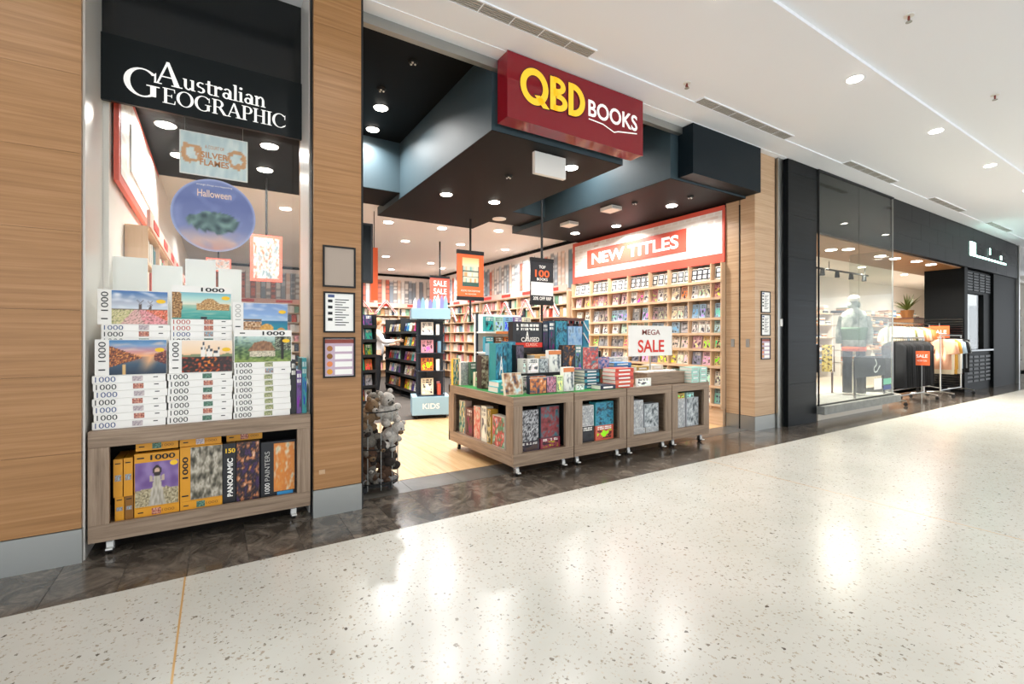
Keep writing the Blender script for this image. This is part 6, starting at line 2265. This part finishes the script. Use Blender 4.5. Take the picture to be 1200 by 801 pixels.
rail.k = 0
rail(10.75, 12.25, 3.66, 1.25, 'low rack of black clothes beside the glass bay', [('black' if i % 4 else 'dark grey', 'long') for i in range(14)])
rail(11.85, 14.05, 4.10, 1.56, 'taller rack of coloured clothes behind the black ones', [(c, k) for c, k in zip(['cream', 'white', 'pale blue', 'white', 'cream', 'olive', 'white', 'pale blue', 'tan', 'peach', 'cream', 'tan', 'orange', 'rust'], ['shirt'] * 14)])
rail(12.98, 14.18, 3.58, 1.30, 'rack of ochre, white and black clothes at the shop entrance', [(c, k) for c, k in zip(['peach', 'cream', 'peach', 'ochre', 'ochre', 'cream', 'white', 'pale blue', 'black', 'black', 'grey', 'black'], ['shirt', 'trousers', 'shirt', 'trousers', 'shirt', 'trousers', 'trousers', 'shirt', 'trousers', 'shirt', 'shirt', 'trousers'])])
for (x, y, z, rz, lab) in ((13.90, 3.86, 1.12, -1.1, 'orange sale card with white writing hanging on the coloured rack'), (11.32, 3.40, 0.73, -1.1, 'small orange sale card standing in front of the black clothes')):
    t = thing('price_sign', lab, 'sign', (x, y, z if z > 1 else 0), rz)
    k = 1.0 if z > 1 else 0.68
    zz = 0 if z > 1 else z
    part(MB().box(-0.17 * k, 0, zz, 0.17 * k, 0.01, zz + 0.40 * k), 'card', 'ink_orange', t)
    letters('SALE', t, (0, -0.003, zz + 0.26 * k), 0.24 * k, 0.09 * k, material='ink_white', bold=0.02)
    letters('NOW ON', t, (0, -0.003, zz + 0.13 * k), 0.2 * k, 0.05 * k, material='ink_white')
    part(MB().tube([(0, 0.018, 0 if z < 1 else 0.36), (0, 0.018, zz + 0.02 if z < 1 else 0.46)], 0.006, 6), 'stem', 'steel', t)

# towels on a cross-legged stand, mannequin and black screen in the bay
t = thing('towel_stand', 'cross-legged wooden stand behind the glass bay', 'stand', (9.55, 4.62, 0.0), -1.15)
for s in (-1, 1):
    part(MB().tube([(-0.42, -0.15 * s, 0.0), (-0.42, 0.15 * s, 0.62)], 0.018, 6), 'leg', 'pen_brown', t)
    part(MB().tube([(0.42, -0.15 * s, 0.0), (0.42, 0.15 * s, 0.62)], 0.018, 6), 'leg', 'pen_brown', t)
part(MB().tube([(-0.45, 0, 0.62), (-0.45, 0, 1.10), (0.45, 0, 1.10), (0.45, 0, 0.62)], 0.014, 6), 'frame', 'pen_brown', t)
mwt = Matrix.Translation((9.55, 4.62, 0.0)) @ Matrix.Rotation(-1.15, 4, 'Z')


def towel(x, w, z0, z1, m, label):
    p = mwt @ Vector((x, 0, 0))
    mb = MB()
    n = 8
    for i in range(n):
        a, b = -w / 2 + w * i / n, -w / 2 + w * (i + 1) / n
        fa, fb = 0.012 * math.sin(i * 1.9), 0.012 * math.sin((i + 1) * 1.9)
        for y0, top in ((-0.030, z1 - 0.004), (0.024, z1 - 0.004)):
            mb.face([(a, y0 + fa, z0), (b, y0 + fb, z0), (b, y0 + fb * 0.3, top), (a, y0 + fa * 0.3, top)])
        mb.face([(a, -0.030 + fa * 0.3, z1 - 0.004), (b, -0.030 + fb * 0.3, z1 - 0.004), (b, 0.024 + fb * 0.3, z1 - 0.004), (a, 0.024 + fa * 0.3, z1 - 0.004)])
        mb.face([(a, -0.030 + fa, z0), (b, -0.030 + fb, z0), (b, 0.024 + fb, z0), (a, 0.024 + fa, z0)])
    single(mb, 'towel', m, label, 'towel', (p.x, p.y, 0), (0, 0, -1.15), 'towels behind the clothes shop glass')


mat('towel_orange', '#e8642c', 0.9)
mat('towel_blue', '#2c6cb0', 0.9)
mat('towel_black', '#1a1a1c', 0.9)
mat('towel_yellow', rough=0.9, build=grain((22, 22, 22), [(0.44, '#26241c'), (0.5, '#e0c040'), (0.62, '#e8d880')]))
towel(-0.36, 0.16, 0.42, 1.125, 'towel_orange', 'orange towel hanging at the left end behind the clothes shop glass')
towel(-0.08, 0.30, 0.86, 1.125, 'towel_blue', 'blue towel hanging short on the cross-legged stand')
towel(0.15, 0.14, 0.60, 1.125, 'towel_black', 'black towel hanging between the blue and yellow ones')
towel(0.34, 0.16, 0.62, 1.125, 'towel_yellow', 'yellow and black patterned towel on the cross-legged stand')

t = thing('mannequin', 'mannequin in a white cap and grey-green hooded top behind the clothes shop glass', 'mannequin', (9.62, 3.84, 0.235), -1.2)
part(MB().cyl((0, 0, 0), 0.17, 0.015, 20), 'base_plate', 'steel', t)
part(MB().cyl((0, 0.02, 0.015), 0.015, 0.6, 8), 'rod', 'steel', t)
for s in (-1, 1):
    part(MB().tube([(0.09 * s, 0, 0.86), (0.10 * s, 0.0, 0.45), (0.10 * s, 0.02, 0.04)], 0.075, 10), 'trouser_leg', 'towel_black', t, smooth=True)
prof = [(0.17, 0.11, 0.82), (0.185, 0.12, 1.0), (0.20, 0.125, 1.2), (0.20, 0.115, 1.36), (0.17, 0.10, 1.47), (0.075, 0.07, 1.53), (0.055, 0.06, 1.60)]


def torso(ps, m, name, par):
    mb = MB()
    seg = 18
    n0 = []
    for rx, ry, z in ps:
        n0.append(len(mb.v))
        for i in range(seg):
            a = 2 * PI * i / seg
            mb.v.append((rx * math.cos(a), ry * math.sin(a), z))
    for p, q in zip(n0, n0[1:]):
        for i in range(seg):
            j = (i + 1) % seg
            mb.f.append((p + i, p + j, q + j, q + i))
            mb.m.append(0)
            mb.uv.append([(0.02, 0.02)] * 4)
    for p, rev in ((n0[0], True), (n0[-1], False)):
        mb.f.append(tuple(p + i for i in (reversed(range(seg)) if rev else range(seg))))
        mb.m.append(0)
        mb.uv.append([(0.02, 0.02)] * seg)
    return part(mb, name, m, par, smooth=True)


mat('hood_grey', rough=0.9, build=grain((7, 7, 5), [(0.35, '#5f6a60'), (0.5, '#9aa39c'), (0.7, '#c9ccc8')]))
mat('green_cloth', '#6f8c72', 0.9)
torso(prof, 'hood_grey', 'hooded_top', t)
torso([(0.187, 0.122, 0.98), (0.207, 0.132, 1.18), (0.206, 0.130, 1.20)], 'green_cloth', 'chest_band', t)
torso([(0.178, 0.118, 0.78), (0.182, 0.122, 0.86)], 'towel_orange', 'waist_band', t)
for s in (-1, 1):
    part(MB().tube([(0.18 * s, 0, 1.40), (0.23 * s, 0.0, 1.15), (0.22 * s, -0.05, 0.92)], 0.048, 10), 'sleeve', 'hood_grey', t, smooth=True)
part(MB().ball((0, 0.01, 1.60), 0.10, 14, 10, sq=(1, 0.9, 0.8)), 'hood', 'hood_grey', t, smooth=True)
part(MB().ball((0, -0.01, 1.72), 0.085, 14, 10, sq=(1, 1.1, 0.7)).box(-0.07, -0.16, 1.70, 0.07, -0.07, 1.712), 'cap', 'white_card', t, smooth=False)
t = thing('window_screen', 'low black screen with a white curled emblem behind the glass bay', 'screen', (9.72, 3.62, 0.2352))
part(MB().box(-0.62, 0, 0.34, 0.58, 0.02, 0.70), 'panel', 'black_matt', t)
for x in (-0.60, 0.56):
    part(MB().box(x - 0.015, 0, 0, x + 0.015, 0.02, 0.34), 'leg', 'black_matt', t)
mb = MB()
pts = [(0.16, 0.64), (0.20, 0.60), (0.22, 0.55), (0.18, 0.52), (0.12, 0.49), (0.11, 0.44), (0.16, 0.41), (0.24, 0.42), (0.28, 0.46), (0.36, 0.52)]
for a, b in zip(pts, pts[1:]):
    d = Vector((b[0] - a[0], b[1] - a[1])).normalized() * 0.014
    mb.face([(a[0] - d.y, -0.002, a[1] + d.x), (b[0] - d.y, -0.002, b[1] + d.x), (b[0] + d.y, -0.002, b[1] - d.x), (a[0] + d.y, -0.002, a[1] - d.x)])
part(mb, 'emblem', 'ink_white', t)

# shelves of folded clothes along the back of the clothes shop
def cloth_shelf(loc, L, seed, label):
    t = thing('clothes_shelf', label, 'shelf', loc)
    zs = [0.45, 0.85, 1.25, 1.65, 2.0]
    for z in zs:
        part(MB().box(0, 0, z - 0.025, L, 0.40, z), 'shelf', 'pine', t)
    for x in (0, L / 3, 2 * L / 3, L - 0.03):
        part(MB().box(x, 0.02, 0, x + 0.03, 0.40, 2.02), 'upright', 'white_paint', t)
    r = random.Random(seed)
    vs, fs, cs = [], [], []
    cols = ['#e8e4dc', '#b9c8d4', '#d8a888', '#5c7c9c', '#c87840', '#ece8e0', '#8c9a8c', '#d8d0c4', '#34383c', '#e0b890']
    for z in zs:
        x = 0.06
        while x < L - 0.4:
            w = r.uniform(0.26, 0.36)
            zz = z + 0.001
            for k in range(r.randint(2, 6)):
                h = r.uniform(0.03, 0.05)
                n = len(vs)
                y = r.uniform(0.0, 0.02)
                vs += [(x, y, zz), (x + w, y, zz), (x + w, 0.34, zz), (x, 0.34, zz), (x + 0.006, y + 0.006, zz + h), (x + w - 0.006, y + 0.006, zz + h), (x + w - 0.006, 0.334, zz + h), (x + 0.006, 0.334, zz + h)]
                fs += [tuple(n + k2 for k2 in q) for q in ((0, 1, 5, 4), (3, 0, 4, 7), (1, 2, 6, 5), (4, 5, 6, 7), (2, 3, 7, 6), (3, 2, 1, 0))]
                cs += [lin(r.choice(cols))] * 8
                zz += h
            x += w + r.uniform(0.03, 0.09)
    me = bpy.data.meshes.new('folded_clothes')
    me.from_pydata(vs, [], fs)
    ca = me.color_attributes.new('Col', 'FLOAT_COLOR', 'POINT')
    ca.data.foreach_set('color', [q for c in cs for q in c])
    me.materials.append(MATS['print'])
    o = link('folded_clothes', me, t)
    o['kind'] = 'stuff'


cloth_shelf((11.0, 7.15, 0), 5.5, 3, 'long shelf of folded clothes on the back wall seen through the glass bay')
cloth_shelf((17.0, 7.15, 0), 7.0, 4, 'farther shelf of folded clothes on the back wall of the clothes shop')
# track lights
t = thing('light_track', 'dark track of spotlights under the clothes shop ceiling', 'track light', (13.5, 6.0, 3.25))
part(MB().box(-2.2, -0.02, -0.24, 2.4, 0.02, -0.20), 'track', 'black_matt', t)
for x in (-2.0, 0.1, 2.2):
    part(MB().cyl((x, 0, -0.20), 0.008, 0.20, 6), 'drop_rod', 'black_matt', t)
for i in range(6):
    part(MB().cyl((-1.9 + i * 0.8, -0.02, -0.40), 0.06, 0.16, 12, r2=0.045), 'spotlight', 'black_matt', t)
# spiky plant
t = thing('potted_plant', 'spiky potted plant on top of a cabinet in the clothes shop', 'plant', (15.0, 4.80, 1.7505))
part(MB().cyl((0, 0, 0), 0.11, 0.20, 16, r2=0.14), 'pot', 'tan_pot', t)
for i in range(22):
    a = i * 2.4
    e = 0.35 + 0.9 * ((i * 0.37) % 1)
    L = 0.42 + 0.15 * ((i * 0.61) % 1)
    d = Vector((math.cos(a) * math.cos(e), math.sin(a) * math.cos(e), math.sin(e)))
    s = Vector((-math.sin(a), math.cos(a), 0)) * 0.022
    b = Vector((0, 0, 0.20))
    m = b + d * L * 0.5
    tip = b + d * L + Vector((0, 0, -0.06))
    mb = MB().face([b - s * 0.6, m - s, tip, m + s, b + s * 0.6])
    mb.face([b + s * 0.6 - d * 0.004, m + s - Vector((0, 0, 0.004)), tip, m - s - Vector((0, 0, 0.004)), b - s * 0.6 - d * 0.004])
    part(mb, 'leaf', 'leaf', t)
t = thing('cabinet', 'wooden cabinet in the clothes shop carrying the spiky plant', 'cabinet', (15.0, 4.80, 0))
part(MB().box(-0.4, -0.25, 0.08, 0.4, 0.25, 1.725), 'body', 'wood_ceiling', t)
part(MB().box(-0.42, -0.27, 1.725, 0.42, 0.27, 1.75), 'top', 'pen_brown', t)
part(MB().box(-0.36, -0.22, 0.0, 0.36, 0.22, 0.08), 'plinth', 'black_matt', t)

# black slatted pier and the black shopfront with a window beyond
pr = struct(MB().box(14.40, 3.56, 0.0, 14.60, 4.28, 2.86), 'wall_pier_slatted', 'black_paint')
for i in range(30):
    part(MB().box(14.375, 3.58, 0.06 + i * 0.055, 14.40, 4.26, 0.095 + i * 0.055), 'slat', 'black_gloss', pr)
sf = struct(MB().box(14.62, 3.62, 0.0, 16.6, 3.75, 0.95).box(14.62, 3.62, 2.30, 16.6, 3.75, 2.86).box(14.62, 3.62, 0.95, 14.80, 3.75, 2.30).box(16.05, 3.62, 0.95, 16.6, 3.75, 2.30), 'wall_kiosk', 'black_paint')
for k in range(4):
    for i in range(7):
        part(MB().box(14.75 + k * 0.45, 3.595, 2.36 + i * 0.065, 15.12 + k * 0.45, 3.62, 2.40 + i * 0.065), 'slat', 'slat_dark', sf)
        part(MB().box(14.75 + k * 0.45, 3.595, 0.20 + i * 0.095, 15.12 + k * 0.45, 3.62, 0.25 + i * 0.095), 'slat', 'slat_dark', sf)
part(MB().box(14.80, 3.67, 0.95, 16.05, 3.68, 2.30), 'pane', 'glass', sf)
part(MB().box(14.62, 3.56, 0.93, 16.6, 3.62, 0.97), 'ledge', 'black_gloss', sf)
struct(MB().box(16.60, 3.56, 0.0, 18.62, 3.75, 2.86), 'wall_pier_far', 'black_paint')
struct(MB().box(15.9, 4.68, 0.0, 18.6, 4.72, 2.8), 'wall_kiosk_back', 'kiosk_wall')
t = thing('wall_lamp', 'small dark wall lamp glowing behind the black shopfront window', 'wall lamp', (17.3, 4.68, 1.55))
part(MB().box(-0.12, -0.10, 0, 0.12, 0, 0.09), 'shade', 'black_matt', t)
part(MB().box(-0.10, -0.08, -0.004, 0.10, -0.02, 0.0), 'bulb', 'lamp', t)
# glowing sign on the fascia: dark letters with light spilling round them
t = thing('glowing_sign', 'dark raised letters with mint light spilling behind them on the black fascia', 'sign', (14.70, 3.515, 3.12))
part(MB().box(-0.10, -0.004, 0.02, 2.75, 0.006, 0.06), 'glow_line', 'neon', t)
part(MB().box(-0.10, -0.002, 0.06, 0.30, 0.006, 0.34), 'glow_patch', 'neon', t)
for k, (ch, x, w) in enumerate((('F', 0.32, 0.26), ('L', 1.10, 0.24), ('l', 1.75, 0.06), ('E', 2.30, 0.24))):
    letters(ch, t, (x, -0.06, 0.20), w, 0.25, material='black_matt', bold=0.03)
part(MB().box(1.32, -0.004, 0.12, 1.42, 0.006, 0.32), 'glow_patch', 'neon', t)
part(MB().box(2.28, -0.004, 0.12, 2.38, 0.006, 0.22), 'glow_patch', 'neon', t)
ld = bpy.data.lights.new('sign_glow', 'AREA')
ld.energy = 3
ld.color = (0.75, 1.0, 0.92)
ld.shape = 'RECTANGLE'
ld.size, ld.size_y = 2.6, 0.08
link('lamp', ld, t, (1.3, -0.09, 0.06), (-PI / 2 * 1.2, 0, 0))

# the next shopfront past the black pier
struct(MB().box(18.64, 3.50, 0.0, 18.72, 3.62, 3.78), 'trim_7', 'steel')
slab('wall_next_shop', 18.72, 34, 5.2, 5.3, 0, 3.9, 'white_paint')
t = thing('shop_shelf', 'shelving with goods in the farthest shop at the right edge', 'shelf', (19.2, 4.3, 0))
for z in (0.5, 1.0, 1.5, 2.0):
    part(MB().box(0, 0, z - 0.03, 4.0, 0.35, z), 'shelf', 'black_matt', t)
for x in (0, 2, 3.96):
    part(MB().box(x, 0.02, 0, x + 0.04, 0.35, 2.2), 'upright', 'black_matt', t)
rr = random.Random(8)
vs = MB()
for z in (0.5, 1.0, 1.5, 2.0):
    for i in range(14):
        x = 0.1 + i * 0.27
        vs.box(x, 0.05, z + 0.001, x + 0.18, 0.25, z + 0.15 + 0.12 * rr.random(), rr.randint(0, 3))
o = part(vs, 'goods', ['white_card', 'orange_edge', 'tan_pot', 'pale_blue'], t)
o['kind'] = 'stuff'
